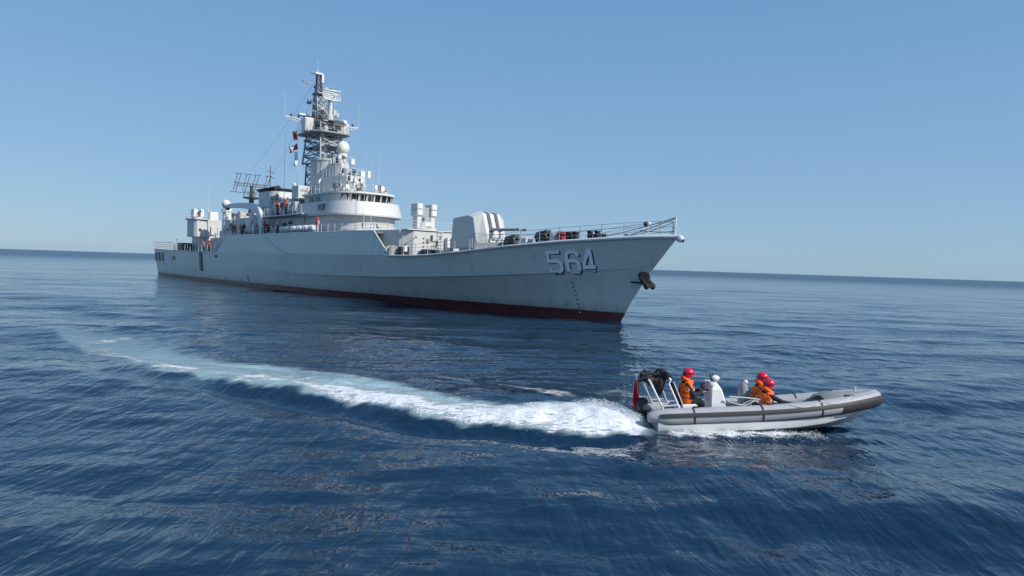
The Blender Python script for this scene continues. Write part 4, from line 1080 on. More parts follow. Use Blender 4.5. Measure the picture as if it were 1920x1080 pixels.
# twin gun mount beside the funnel and small director
m = MB(); m.lathe((52.2, 2.6, 11.2), [(0.5, 0), (0.45, 0.6), (0.6, 0.7), (0.5, 1.1)], 14); m.tube((52.4, 2.6, 12.1), (53.4, 2.7, 12.3), 0.3, 0.28, 12); m.build('optical_director', 'midgrey', frigate, smooth=0.6)
for (s, u, z0, z1) in ((54.5, 2.2, 11.4, 21), (64.5, 4.4, 9.3, 17), (81, 4.3, 7, 15.2), (81.8, 3.9, 7, 14.4), (79.8, 4.6, 7.0, 13.4), (20.8, 2.0, 11.5, 18.4), (33.0, 2.6, 11.3, 15.4), (69, -4.0, 11.7, 17.5)):
    m = MB(); m.tube((s, u, z0 - 0.4), (s, u, z0 + 0.6), 0.1, 0.08, 6); m.tube((s, u, z0 + 0.5), (s + 0.05, u, z1), 0.035, 0.015, 5); m.build('whip_aerial', 'pale', frigate)

# ---- boat davit: white arched arm on the starboard side
def arch(u):
    cl = [(55.2, 6.75), (55.1, 8.0), (54.6, 9.2), (53.3, 10.2), (51.2, 10.75), (47.5, 11.05), (44.0, 11.2), (41.2, 11.25)]
    wd = [0.55, 0.55, 0.55, 0.52, 0.45, 0.38, 0.3, 0.22]
    # smooth the spine
    pts = []
    for i in range(len(cl) - 1):
        p0 = Vector(cl[max(i - 1, 0)]); p1 = Vector(cl[i]); p2 = Vector(cl[i + 1]); p3 = Vector(cl[min(i + 2, len(cl) - 1)])
        for k in range(4):
            t = k / 4; q = 0.5 * ((2 * p1) + (-p0 + p2) * t + (2 * p0 - 5 * p1 + 4 * p2 - p3) * t * t + (-p0 + 3 * p1 - 3 * p2 + p3) * t ** 3)
            pts.append((q, wd[i] * (1 - t) + wd[i + 1] * t))
    pts.append((Vector(cl[-1]), wd[-1]))
    rings = []
    for i, (q, w) in enumerate(pts):
        d = (pts[min(i + 1, len(pts) - 1)][0] - pts[max(i - 1, 0)][0]).normalized(); n2 = Vector((-d.y, d.x))
        a, b = q + n2 * w, q - n2 * w
        rings.append([(a.x, u - 0.3, a.y), (a.x, u + 0.3, a.y), (b.x, u + 0.3, b.y), (b.x, u - 0.3, b.y)])
    m = MB(); m.loft(rings, caps=True)
    return m.build('boat_davit', 'white', frigate, bevel=0.05)
dv = arch(5.2)
m = MB(); m.box((40.8, 5.0, 10.7), (41.4, 5.4, 11.4)); m.build('davit_head', 'dark', dv)
cable((41.1, 5.2, 10.8), (41.6, 5.2, 7.6), 0, 0.03, 'wire', 'davit_fall', dv)
m = MB(); m.tube((55.0, 5.2, 7.6), (50.0, 4.6, 7.9), 0.1, 0.1, 8); m.build('davit_stay', 'midgrey', dv)
deckhouse('boat_bay_house', [(40.5, -4.2), (40.5, 3.4), (47, 3.4), (47, -4.2)], 4.5, 9.6, 'grey')
m = MB(); m.box((46.5, 3.6, 6.8), (48.6, 4.6, 9.2)); m.build('boat_bay_locker', 'white', frigate, bevel=0.06)
m = MB(); m.box((48.0, 4.0, 6.8), (52.5, 5.3, 7.3), taper=0.2); m.build('boat_cradle', 'dark', frigate)

# ---- rear air-search aerial: two long booms of zigzag bays on a rotating pedestal
m = MB(); m.lathe((36, 0, 9.5), [(0.6, 0), (0.45, 1.5), (0.35, 3.4), (1.25, 3.6), (1.3, 3.75), (0.3, 3.8), (0.25, 5.6)], 14)
ra = m.build('search_aerial', 'dark', frigate, smooth=0.5)
railing([(36 + 1.2 * math.cos(t), 1.2 * math.sin(t), 13.25) for t in np.linspace(0, 6.2832, 9)], 0.9, 0.9, 2, 'dark', 0.03)
m = MB()
for z in (15.0, 15.4): m.tube((36, -2.7, z), (36, 2.7, z), 0.07, 0.07, 6)
for u in np.linspace(-2.6, 2.0, 10): m.tube((36, u, 15.0), (36, u + 0.6, 15.4), 0.045, n=4)
m.build('aerial_boom', 'dark', ra)
for u in (-2.3, -0.5, 0.9, 2.3):
    m = MB(); m.tube((35.4, u, 14.0), (36.6, u - 0.45, 16.8), 0.05, 0.04, 5)
    m.tube((36.2, u - 0.8, 16.85), (36.9, u + 0.6, 16.7), 0.045, 0.045, 5); m.tube((35.2, u - 0.7, 14.0), (35.7, u + 0.9, 13.95), 0.045, 0.045, 5)
    m.tube((35.6, u + 0.4, 14.2), (36.6, u + 0.1, 16.75), 0.045, n=4)
    m.build('aerial_bay', 'dark', ra)
m = MB(); m.tube((36, -2.9, 15), (36, -2.9, 18.6), 0.07, 0.05, 6); m.tube((36, -2.2, 16.9), (36, -3.7, 16.6), 0.05, n=5); m.tube((36, -2.3, 17.7), (36, -3.6, 17.5), 0.04, n=5); m.build('identification_aerial', 'dark', ra)

# ---- hangar and the light anti-aircraft guns on top of its sponsons
deckhouse('hangar', [(15, -3.0), (15, 3.0), (24, 3.0), (24, -3.0)], 4.5, 9.9, 'grey')
for sg in (1, -1):
    sp = deckhouse('gun_sponson', [(19.8, sg * 2.9), (19.8, sg * 4.9), (20.6, sg * 5.3), (23.4, sg * 5.0), (23.8, sg * 4.6), (23.8, sg * 2.9)], 7.0, 9.9, 'pale')
    m = MB(); m.prism([(19.4, sg * 2.9), (19.4, sg * 5.2), (20.4, sg * 5.6), (24.0, sg * 5.0), (24.2, sg * 2.9)], 9.9, 10.06); m.build('sponson_deck', 'pale', sp)
    m = MB(); m.lathe((21.8, sg * 4.0, 10.05), [(0.9, 0), (0.9, 0.3), (0.7, 0.35)], 18); gm_ = m.build('light_gun_mount', 'pale', frigate, smooth=0.5)
    m = MB(); m.box((20.8, sg * 4.0 - 0.85, 10.35), (22.6, sg * 4.0 - 0.25, 11.7), taper=0.06); m.box((20.8, sg * 4.0 + 0.25, 10.35), (22.6, sg * 4.0 + 0.85, 11.7), taper=0.06); m.box((20.9, sg * 4.0 - 0.26, 10.5), (21.8, sg * 4.0 + 0.26, 11.5)); m.build('gun_house', 'white', gm_, bevel=0.06)
    for d in (-0.12, 0.12):
        m = MB(); m.tube((21.6, sg * 4.0 + d, 11.1), (24.2, sg * 4.0 + d, 11.35), 0.06, 0.045, 8); m.build('gun_barrel', 'dark', gm_)
    m = MB(); m.ball((22.6, sg * 4.0, 11.0), (0.3, 0.24, 0.3), 10, 8); m.build('breech', 'dark', gm_, smooth=1)
railing([(19.5, 5.1, 10.06), (20.4, 5.45, 10.06), (23.9, 4.9, 10.06), (24.1, 3.0, 10.06)], 0.8, 0.9, 2)
deckhouse('hangar_front_house', [(31.5, -2.9), (31.5, 2.6), (40.5, 2.6), (40.5, -2.9)], 4.5, 9.7, 'grey')
deckhouse('low_aft_house', [(24, -2.9), (24, 2.4), (31.5, 2.4), (31.5, -2.9)], 4.5, 6.9, 'grey')
m = MB(); m.box((22.4, 1.2, 9.85), (23.8, 2.6, 11.3)); m.build('aft_locker', 'white', frigate, bevel=0.08)
m = MB(); m.lathe((29, 1.6, 6.8), [(0.7, 0), (0.6, 2.9), (0.5, 4.2), (0.75, 4.3), (0.7, 4.8)], 14); ad_ = m.build('aft_director', 'white', frigate, smooth=0.5)
m = MB(); m.ball((29.2, 1.6, 12.0), (0.6, 0.6, 0.6), 16, 10); m.build('director_dish', 'white', ad_, smooth=1)
m = MB(); m.lathe((34.5, 3.0, 9.6), [(0.45, 0), (0.42, 1.2), (0.6, 1.3), (0.5, 1.7)], 14); d2_ = m.build('aft_director', 'white', frigate, smooth=0.5)
m = MB(); m.ball((35.2, 3.6, 12.0), (0.62, 0.62, 0.66), 16, 10); m.tube((35.0, 3.4, 10.0), (35.2, 3.6, 11.7), 0.25); m.build('director_dish', 'white', d2_, smooth=1)
rng = random.Random(21)
for i in range(16):
    s = rng.uniform(31.6, 39.5); u = rng.uniform(0.2, 2.0); w = rng.uniform(.4, 1.0); h = rng.uniform(.4, 1.6)
    m = MB(); m.box((s, u - w / 2, 9.65), (s + w, u + w / 2, 9.7 + h)); m.build('roof_locker', rng.choice(['pale', 'grey', 'midgrey', 'pale']), frigate, bevel=0.05)
for i in range(9):
    s = rng.uniform(30.5, 40); z = rng.uniform(7.2, 9.0); m = MB(); m.box((s, 2.58, z), (s + rng.uniform(.3, .9), 2.85, z + rng.uniform(.2, .7))); m.build('wall_fitting', rng.choice(['pale', 'midgrey', 'white', 'dark']), frigate, bevel=0.03)
m = MB(); m.box((23.98, 1.8, 7.4), (24.3, 2.5, 8.8)); m.build('wall_fitting', 'pale', frigate, bevel=0.03)
m = MB(); m.box((23.78, 3.9, 8.0), (23.95, 4.3, 8.4)); m.build('wall_fitting', 'dark', frigate, bevel=0.03)
for i in range(40):
    k = rng.random()
    if k < 0.4: s = rng.uniform(44.8, 60); u = rng.uniform(4.35, 5.0); z = 6.75
    elif k < 0.7: s = rng.uniform(50.6, 60); u = rng.uniform(3.1, 4.6); z = 9.25
    else: s = rng.uniform(24.5, 31); u = rng.uniform(0.4, 2.2); z = 6.85
    w, h, l = rng.uniform(.2, .6), rng.uniform(.4, 1.7), rng.uniform(.2, .9)
    m = MB(); m.box((s, u - w / 2, z), (s + l, u + w / 2, z + h)); m.build('deck_unit', rng.choice(['pale', 'grey', 'midgrey', 'white', 'dark']), frigate, bevel=0.04)
for i in range(16):
    s = rng.uniform(45, 66); z = rng.uniform(7.1, 8.6); m = MB(); m.box((s, 4.28, z), (s + rng.uniform(.2, .9), 4.3 + rng.uniform(.08, .3), z + rng.uniform(.15, .5))); m.build('wall_fitting', rng.choice(['pale', 'midgrey', 'white', 'dark']), frigate, bevel=0.03)
# quarterdeck gear
m = MB(); m.box((13.5, 3.3, 4.5), (16.5, 5.0, 6.0)); m.build('winch_housing', 'dark', frigate, bevel=0.06)
m = MB(); m.tube((17.6, 4.4, 5.1), (17.6, 5.3, 5.1), 0.55, 0.55, 14); m.tube((17.6, 4.35, 5.1), (17.6, 4.5, 5.1), 0.7, 0.7, 14); m.tube((17.6, 5.2, 5.1), (17.6, 5.35, 5.1), 0.7, 0.7, 14); m.build('cable_reel', 'black', frigate, smooth=0.5)
m = MB(); m.tube((29.0, 5.2, 4.5), (29.0, 5.2, 7.2), 0.06); m.tube((35.5, 5.4, 4.5), (35.5, 5.4, 7.2), 0.07); m.build('awning_post', 'pale', frigate)
m = MB(); m.tube((12.0, 4.7, 4.6), (12.0, 4.7, 6.6), 0.035); m.ball((12.0, 4.7, 6.6), 0.1, 8, 6); m.build('light_post', 'dark', frigate)

# ---- life raft canisters in racks along the starboard side (each one lifts out)
rk = MB(); 
for s in np.linspace(62.6, 72.6, 12): rk.tube((s, 5.95, 6.75), (s, 5.95, 7.15), 0.05); rk.tube((s, 5.5, 6.75), (s, 5.5, 7.15), 0.05)
rk.tube((62.6, 5.95, 7.12), (72.6, 5.95, 7.12), 0.05); rk.tube((62.6, 5.5, 7.12), (72.6, 5.5, 7.12), 0.05)
rk.build('raft_rack', 'midgrey', frigate)
cm = MB(flip=True); prof = [(0.0, -0.68), (0.2, -0.66), (0.31, -0.56), (0.33, -0.1), (0.36, -0.08), (0.36, 0.08), (0.33, 0.1), (0.31, 0.56), (0.2, 0.66), (0.0, 0.68)]
rings = [[(z, r * math.cos(t), r * math.sin(t)) for t in np.linspace(0, 2 * math.pi, 14, endpoint=False)] for r, z in prof[1:-1]]
cm.loft(rings, caps=True); cmesh = cm.mesh('life_raft_canister', 'white', smooth=0.6)
for i, s in enumerate(np.linspace(63.4, 71.6, 6)):
    o = bpy.data.objects.new('life_raft_canister', cmesh); COL.objects.link(o)
    o.location = ship_pt(s, 5.72, 7.42); o.rotation_euler = (0, 0, SHIP_A)
    tag(o, ['white life raft canister at the davit end of the frigate rack', 'white life raft canister, second in the rack from the davit', 'white life raft canister, third in the rack from the davit', 'white life raft canister, fourth in the rack from the davit', 'white life raft canister, fifth in the rack from the davit', 'white life raft canister at the rack end beside the red-vested person'][i], 'life raft', 'life raft canisters in the side rack')

# ---- rope hanging from the rail down the side
m = MB(flip=False); pts = []
for i in range(21):
    t = i / 20; s = 58.6 + t * 10.5; z = 6.8 - 2.35 * (1 - (1 - t) ** 1.8)
    u = bdeck(s) - 0.16 * np.clip((z - 4.5) / 2.35, 0, 1) + 0.08
    pts.append(ship_pt(s, u, z))
m.path(pts, 0.05, 5)
tag(m.build('rope', 'rope', None), 'thin white rope trailing down the raised side of the frigate', 'rope')

# ---- signal flags on the halyard
def flag(name, z_top, h, w, cols, label, seed, lean=0.0):
    rng = random.Random(seed); m = MB(flip=False); n, k = 8, 8
    vs = []; fs = []
    f_hal = (21.4 - z_top) / (21.4 - 9.3)
    top = ship_pt(60.8, 3.15 - 0.2 * f_hal, z_top)
    for i in range(n + 1):
        for j in range(k + 1):
            a = i / n; b = j / k
            p = top + AX * (-b * w * 0.55) + NX * (b * w * 0.5 + 0.12 * math.sin(b * 7 + seed + a * 3)) + Vector((0, 0, -a * h - b * h * lean)) + AX * 0.1 * math.sin(5 * b + a * 2 + seed)
            vs.append(p)
    mi = []
    for i in range(n):
        for j in range(k):
            fs.append((i * (k + 1) + j, i * (k + 1) + j + 1, (i + 1) * (k + 1) + j + 1, (i + 1) * (k + 1) + j)); mi.append(cols(i / n, j / k))
    m.v = [tuple(v) for v in vs]; m.f = fs; m.mi = mi
    me_mats = ['flagwhite', 'flagred', 'flagblue', 'yellow']
    o = m.build(name, me_mats, None, smooth=3)
    md = o.modifiers.new('thickness', 'SOLIDIFY'); md.thickness = 0.012
    tag(o, label, 'flag', 'signal flags on the halyard')
flag('signal_flag', 20.0, 1.1, 0.8, lambda a, b: 3 if (b < 0.25 or a < 0.2) else 1, 'small yellow and red signal flag, uppermost on the halyard', 1)
flag('signal_flag', 18.5, 0.75, 1.5, lambda a, b: 0 if 0.25 < b < 0.7 else 1, 'white signal flag with dark red ends fluttering mid-halyard', 2, 0.75)
flag('signal_flag', 17.4, 1.8, 0.6, lambda a, b: 2 if (0.3 < a < 0.62 and b > 0.35) else 0, 'long white signal flag with a dark blue patch, lowest on the halyard', 3)

# ------------------------------------------------------------------ people
def capsule(m, p, q, r0, r1, n=10, mi=0):
    p = Vector(p); q = Vector(q); d = q - p; L = d.length
    if L < 1e-5: m.ball(p, r0, n, 6, mi); return
    d.normalize(); a = d.orthogonal().normalized(); b = d.cross(a)
    rings = []
    for k in (-80, -45, 0): rings.append((p + d * (r0 * math.sin(R(k))), r0 * math.cos(R(k))))
    for k in (0, 45, 80): rings.append((q + d * (r1 * math.sin(R(k))), r1 * math.cos(R(k))))
    m.loft([[c + a * (r * math.cos(2 * math.pi * i / n)) + b * (r * math.sin(2 * math.pi * i / n)) for i in range(n)] for c, r in rings], mi=mi, caps=True)

def fuse(name, prims, mats, voxel, smooth_it=4):
    """one continuous skin over capsules; prims = (p, q, r0, r1, material index)"""
    m = MB(flip=False)
    for p, q, r0, r1, mi in prims: capsule(m, p, q, r0, r1)
    tmp = bpy.data.objects.new('tmp', m.mesh('tmp', mats[:1])); COL.objects.link(tmp)
    md = tmp.modifiers.new('remesh', 'REMESH'); md.mode = 'VOXEL'; md.voxel_size = voxel
    ms = tmp.modifiers.new('smooth', 'SMOOTH'); ms.iterations = smooth_it; ms.factor = 0.5
    dg = bpy.context.evaluated_depsgraph_get(); dg.update()
    me = bpy.data.meshes.new_from_object(tmp.evaluated_get(dg))
    me.name = name
    old = tmp.data; bpy.data.objects.remove(tmp); bpy.data.meshes.remove(old)
    me.materials.clear()
    for k in mats: me.materials.append(M[k])
    n = len(me.polygons); c = np.zeros(n * 3); me.polygons.foreach_get('center', c); c = c.reshape(-1, 3)
    best = np.full(n, 1e9); idx = np.zeros(n, dtype=np.int32)
    for p, q, r0, r1, mi in prims:
        p = np.array(p, float); q = np.array(q, float); d = q - p; L2 = max(d @ d, 1e-9)
        t = np.clip(((c - p) @ d) / L2, 0, 1); dist = np.linalg.norm(c - p - t[:, None] * d, axis=1) - (r0 + (r1 - r0) * t)
        k = dist < best; best[k] = dist[k]; idx[k] = mi
    me.polygons.foreach_set('material_index', idx)
    me.polygons.foreach_set('use_smooth', np.ones(n, dtype=bool))
    me.update()
    return me

def hand_prims(w, d, up, grip=0.6):
    """palm, four unequal bent fingers and a thumb; w wrist, d pointing direction, up = back of the hand"""
    w = Vector(w); d = Vector(d).normalized(); up = (Vector(up) - d * Vector(up).dot(d)).normalized(); sd = d.cross(up)
    pr = []
    for k in (-0.025, 0.0, 0.025): pr.append((w + sd * k * 0.7, w + d * 0.085 + sd * k, 0.018, 0.016, 1))
    for k, L in ((-0.036, 0.06), (-0.013, 0.075), (0.011, 0.08), (0.035, 0.07)):
        b0 = w + d * 0.09 + sd * k
        d1 = (d * math.cos(grip) - up * math.sin(grip)); d2 = (d * math.cos(2 * grip) - up * math.sin(2 * grip))
        b1 = b0 + d1 * L * 0.55; b2 = b1 + d2 * L * 0.5
        pr += [(b0, b1, 0.0115, 0.0105, 1), (b1, b2, 0.0105, 0.009, 1)]
    t0 = w + d * 0.03 - sd * 0.03; t1 = t0 + (d * 0.5 - sd * 0.7 - up * 0.35).normalized() * 0.045; t2 = t1 + (d * 0.9 - up * 0.5).normalized() * 0.035
    pr += [(t0, t1, 0.015, 0.012, 1), (t1, t2, 0.012, 0.010, 1)]
    return pr

def head_prims(c, f, sc=1.0):
    """head with jaw, nose, ears; c centre, f facing direction (unit)"""
    c = Vector(c); f = Vector(f).normalized(); up = Vector((0, 0, 1)); up = (up - f * up.dot(f)).normalized(); sd = up.cross(f)
    P = lambda a, b, z: c + f * a + sd * b + up * z
    return [(P(-0.02, 0, 0.03), P(0.015, 0, 0.035), 0.085, 0.08, 1), (P(0.02, 0, -0.02), P(0.035, 0, -0.075), 0.066, 0.042, 1),
            (P(0.092, 0, 0.01), P(0.112, 0, -0.022), 0.010, 0.015, 1), (P(0.0, 0.083, 0.005), P(-0.005, 0.086, -0.025), 0.016, 0.012, 1), (P(0.0, -0.083, 0.005), P(-0.005, -0.086, -0.025), 0.016, 0.012, 1),
            (P(0.078, 0.03, 0.018), P(0.078, 0.034, 0.018), 0.012, 0.012, 2), (P(0.078, -0.03, 0.018), P(0.078, -0.034, 0.018), 0.012, 0.012, 2), (P(0.072, -0.018, -0.055), P(0.072, 0.018, -0.055), 0.009, 0.009, 3)]

def body_prims(J, hands=True):
    """J joints; cloth = 0, skin = 1, eyes = 2, lips = 3, boots = 4"""
    V = Vector; pr = []
    pel, che = V(J['pelvis']), V(J['chest'])
    sd = (V(J['shl']) - V(J['shr'])).normalized()
    for k in (-0.075, 0.0, 0.075): pr.append((pel + sd * k, che + sd * k * 1.15, 0.115, 0.125, 0))
    pr.append((V(J['shl']), V(J['shr']), 0.07, 0.07, 0))
    pr.append((che, V(J['head']) - (V(J['head']) - che).normalized() * 0.09, 0.07, 0.055, 1))
    for s in 'lr':
        pr.append((V(J['sh' + s]), V(J['el' + s]), 0.072, 0.06, 0)); pr.append((V(J['el' + s]), V(J['wr' + s]), 0.058, 0.042, 0))
        pr.append((V(J['hip' + s]), V(J['kn' + s]), 0.098, 0.075, 0)); pr.append((V(J['kn' + s]), V(J['an' + s]), 0.074, 0.055, 0))
        pr.append((V(J['an' + s]), V(J['an' + s]) + V(J.get('foot', (1, 0, 0))).normalized() * 0.16 + V((0, 0, -0.035)), 0.045, 0.036, 4))
        if hands: pr += hand_prims(V(J['wr' + s]), V(J['wr' + s]) - V(J['el' + s]) + V(J.get('hd' + s, (0, 0, 0))), J.get('hu' + s, (0, 0, 1)), J.get('grip', 0.6))
        else: pr.append((V(J['wr' + s]), V(J['wr' + s]) + (V(J['wr' + s]) - V(J['el' + s])).normalized() * 0.13, 0.034, 0.028, 1))
    return pr + head_prims(J['head'], J.get('face', (1, 0, 0)))

def vest_prims(J):
    V = Vector; pel, che = V(J['pelvis']), V(J['chest']); ax = (che - pel); sd = (V(J['shl']) - V(J['shr'])).normalized()
    fwd = sd.cross(ax.normalized()).normalized()
    lo = pel + ax * 0.12; hi = pel + ax * 0.98; pr = []
    for k in (-0.105, -0.035, 0.035, 0.105):
        pr.append((lo + sd * k * 1.1 + fwd * 0.02, hi + sd * k * 1.3 + fwd * 0.025, 0.15, 0.135, 0))
        pr.append((lo + sd * k + fwd * 0.085, pel + ax * 0.82 + sd * k + fwd * 0.10, 0.095, 0.10, 0))
        pr.append((lo + sd * k - fwd * 0.05, pel + ax * 0.9 + sd * k - fwd * 0.05, 0.11, 0.11, 0))
    nk = che + (V(J['head']) - che) * 0.42
    ring = [nk + (fwd * math.cos(t) + sd * math.sin(t)) * 0.13 + ax.normalized() * (0.02 - 0.05 * math.cos(t)) for t in np.linspace(0, 2 * math.pi, 11)[:-1]]
    for a, b in zip(ring, ring[1:] + ring[:1]): pr.append((a, b, 0.058, 0.058, 0))
    for sg in (1, -1): pr.append((hi + sd * sg * 0.11 + fwd * 0.02, nk + sd * sg * 0.08, 0.06, 0.055, 0))
    # webbing belt, chest buckle and pale reflective patches
    for f, rr_ in ((0.30, 0.0), (0.62, 0.0)):
        c0 = pel + ax * f; ring = [c0 + fwd * (0.025 + math.cos(t) * 0.185) + sd * math.sin(t) * 0.262 for t in np.linspace(0, 2 * math.pi, 17)[:-1]]
        for a, b in zip(ring, ring[1:] + ring[:1]): pr.append((a, b, 0.017, 0.017, 2))
    for sg in (1, -1):
        pr.append((pel + ax * 0.80 + sd * sg * 0.235 + fwd * 0.05, pel + ax * 0.90 + sd * sg * 0.225 + fwd * 0.03, 0.05, 0.045, 1))
        pr.append((pel + ax * 0.74 + sd * sg * 0.1 + fwd * 0.185, pel + ax * 0.84 + sd * sg * 0.1 + fwd * 0.18, 0.035, 0.035, 1))
    return pr

def helmet_mesh(name, mat, r=0.135, rim=True):
    m = MB(flip=False); prof = []
    rings = []
    for i in range(9):
        ph = R(4 + i * 13.2); rings.append([(r * 1.1 * math.sin(ph) * math.cos(t), r * math.sin(ph) * math.sin(t), r * 1.02 * math.cos(ph)) for t in np.linspace(0, 2 * math.pi, 24, endpoint=False)])
    # lower edge: higher at the face, down over the ears
    low = []
    for t in np.linspace(0, 2 * math.pi, 24, endpoint=False):
        c = math.cos(t); z = -0.02 if c > 0.55 else -0.095
        low.append((r * 1.1 * 0.98 * c, r * 0.98 * math.sin(t), z))
    rings[7] = [(p[0], p[1], max(p[2], q[2] + 0.01)) for p, q in zip(rings[7], low)]
    rings[8] = low
    inner = [(p[0] * 0.9, p[1] * 0.9, p[2]) for p in low]
    m.loft(rings + [inner]); m.add([(0, 0, r * 1.02)] + rings[0], [(0, 1 + i, 1 + (i + 1) % 24) for i in range(24)])
    if rim:
        m.loft([[(r * 1.08 * math.cos(t), r * 0.98 * math.sin(t), -0.012 + dz), (r * 1.34 * math.cos(t), r * 1.0 * math.sin(t), -0.03 + dz)] for t in np.linspace(-0.9, 0.9, 9) for dz in (0,)], close=False)
    return m.mesh(name, mat, smooth=0.9)
HELMET = helmet_mesh('helmet', 'helmet'); HARDHAT = helmet_mesh('hard_hat', 'hardhat', 0.135)

def person(loc, rz, J, label, group, cloth='navy', vest='orange', helm=None, voxel=0.013, meshes=None, hands=True, base=None):
    root = empty('person', loc, rz)
    tag(root, label, 'person', group)
    if meshes is None: meshes = (fuse('body', body_prims(J, hands), [cloth, 'skin', 'black', 'lip', 'rubber'], voxel), fuse('life_vest', vest_prims(J), [vest, 'whitecloth', 'navy'], max(voxel, 0.014), 3))
    b = bpy.data.objects.new('body', meshes[0]); COL.objects.link(b); b.parent = root
    if base: 
        b.material_slots[0].link = 'OBJECT'; b.material_slots[0].material = M[base]
    if vest:
        v = bpy.data.objects.new('life_vest', meshes[1]); COL.objects.link(v); v.parent = root
        if vest != 'orange' or base: v.material_slots[0].link = 'OBJECT'; v.material_slots[0].material = M[vest]
    if helm:
        h = bpy.data.objects.new('helmet' if helm is HELMET else 'hard_hat', helm); COL.objects.link(h); h.parent = root
        f = Vector(J.get('face', (1, 0, 0))); h.location = Vector(J['head']) + Vector((0, 0, 0.042)); h.rotation_euler = (0, R(J.get('nod', 0)), math.atan2(f.y, f.x))
        if helm is HELMET:
            cs = MB(flip=False); cs.path([(0.03, 0.118, -0.09), (0.06, 0.075, -0.16), (0.075, 0, -0.175), (0.06, -0.075, -0.16), (0.03, -0.118, -0.09)], 0.009, 5); cs.path([(0.155 * math.cos(t), 0.14 * math.sin(t), 0.0) for t in np.linspace(0.6, 5.68, 15)], 0.012, 5); st_ = cs.build('helmet_strap', 'navy', root); st_.location = h.location; st_.rotation_euler = h.rotation_euler
    return root
M['lip'] = paint('lip', (0.35, 0.12, 0.10), 0.5, 0.05, 8)
M['vestred'] = paint('vest_red', (0.60, 0.045, 0.02), 0.7, 0.1, 9)

# ---- crew standing on the frigate (shared poses)
STAND_A = dict(pelvis=(0, 0, 0.93), chest=(0.02, 0, 1.36), head=(0.05, 0, 1.62), shl=(0.01, 0.18, 1.40), shr=(0.01, -0.18, 1.40), ell=(-0.02, 0.25, 1.12), elr=(0.05, -0.25, 1.13), wrl=(0.12, 0.22, 0.92), wrr=(0.22, -0.16, 0.98),
               hipl=(0, 0.09, 0.90), hipr=(0, -0.09, 0.90), knl=(0.03, 0.11, 0.50), knr=(0.05, -0.11, 0.50), anl=(-0.02, 0.12, 0.09), anr=(0.02, -0.12, 0.09))
STAND_B = dict(pelvis=(0, 0, 0.92), chest=(0.10, 0, 1.33), head=(0.19, 0.02, 1.57), shl=(0.09, 0.18, 1.37), shr=(0.09, -0.18, 1.37), ell=(0.24, 0.27, 1.16), elr=(0.26, -0.25, 1.17), wrl=(0.46, 0.20, 1.10), wrr=(0.47, -0.18, 1.10),
               hipl=(0, 0.09, 0.89), hipr=(0, -0.09, 0.89), knl=(0.10, 0.12, 0.50), knr=(0.00, -0.12, 0.49), anl=(0.10, 0.13, 0.09), anr=(-0.12, -0.13, 0.09), face=(1, 0.15, -0.2))
PM = {}
for k, J in (('A', STAND_A), ('B', STAND_B)):
    PM[k] = (fuse('body', body_prims(J, True), ['navy', 'skin', 'black', 'lip', 'rubber'], 0.02, 2), fuse('life_vest', vest_prims(J), ['orange', 'whitecloth', 'navy'], 0.025, 2))
def sailor(s, u, z, turn, pose, cloth, vest, helm, label, group):
    J = STAND_A if pose == 'A' else STAND_B
    p = ship_pt(s, u, z)
    person(p, SHIP_A + R(turn), J, label, group, vest=vest, helm=helm, meshes=PM[pose], base=cloth)
GQ, GU, GP = 'crew on the quarterdeck', 'crew along the upper deck rail', 'crew on the side platform'
zq = lambda s: float(np.interp(s, *DZ)) - 0.03
sailor(28.6, 5.0, zq(29), -80, 'A', 'whitecloth', None, None, 'person in white without vest, by the awning post on the quarterdeck of the frigate', GQ)
sailor(30.2, 5.3, zq(30), -95, 'B', 'navy', 'orange', None, 'person in orange life vest leaning over the quarterdeck rail of the frigate', GQ)
sailor(32.6, 5.2, zq(32), -70, 'A', 'navy', 'vestred', HARDHAT, 'person in red vest and red hard hat standing on the quarterdeck of the frigate', GQ)
sailor(36.6, 5.3, zq(36), -75, 'A', 'whitecloth', None, None, 'person in white at the front end of the quarterdeck under the raised side', GQ)
sailor(45.0, 5.7, 6.78, -90, 'A', 'navy', None, None, 'person all in dark clothes at the aft corner of the upper deck rail', GU)
sailor(46.5, 5.8, 6.78, -85, 'B', 'navy', 'orange', None, 'person in orange life vest leaning on the upper deck rail beside the davit', GU)
sailor(48.0, 5.6, 6.78, -100, 'A', 'navy', 'orange', None, 'person in orange life vest standing upright at the upper deck rail beside the davit', GU)
sailor(49.9, 5.8, 6.78, -60, 'A', 'navy', None, None, 'person in dark clothes beside the orange-vested pair, under the davit arm', GU)
sailor(56.6, 5.8, 6.78, -80, 'A', 'whitecloth', None, None, 'person in white shirt at the foot of the white davit', GU)
sailor(58.0, 5.9, 6.78, -70, 'B', 'navy', 'vestred', HARDHAT, 'person in red vest and hard hat at the rail by the davit foot', GU)
sailor(60.4, 5.7, 6.78, -90, 'A', 'whitecloth', 'vestred', None, 'person in white trousers and red vest just aft of the life rafts', GU)
sailor(62.2, 5.1, 6.78, -40, 'A', 'navy', None, None, 'person in dark clothes in the shade behind the life raft rack', GU)
sailor(73.2, 5.8, 6.78, -80, 'A', 'whitecloth', 'vestred', HARDHAT, 'person in red vest and hard hat forward of the life raft canisters', GU)
sailor(59.6, 4.95, 9.28, -90, 'B', 'navy', 'vestred', HARDHAT, 'person in red vest bending over the rail of the side platform', GP)
sailor(60.9, 5.0, 9.28, -60, 'A', 'whitecloth', 'vestred', None, 'person in red vest and white trousers in the middle of the side platform', GP)
sailor(62.4, 5.0, 9.28, -110, 'A', 'navy', 'orange', HARDHAT, 'person in orange vest and red hard hat at the forward end of the side platform', GP)

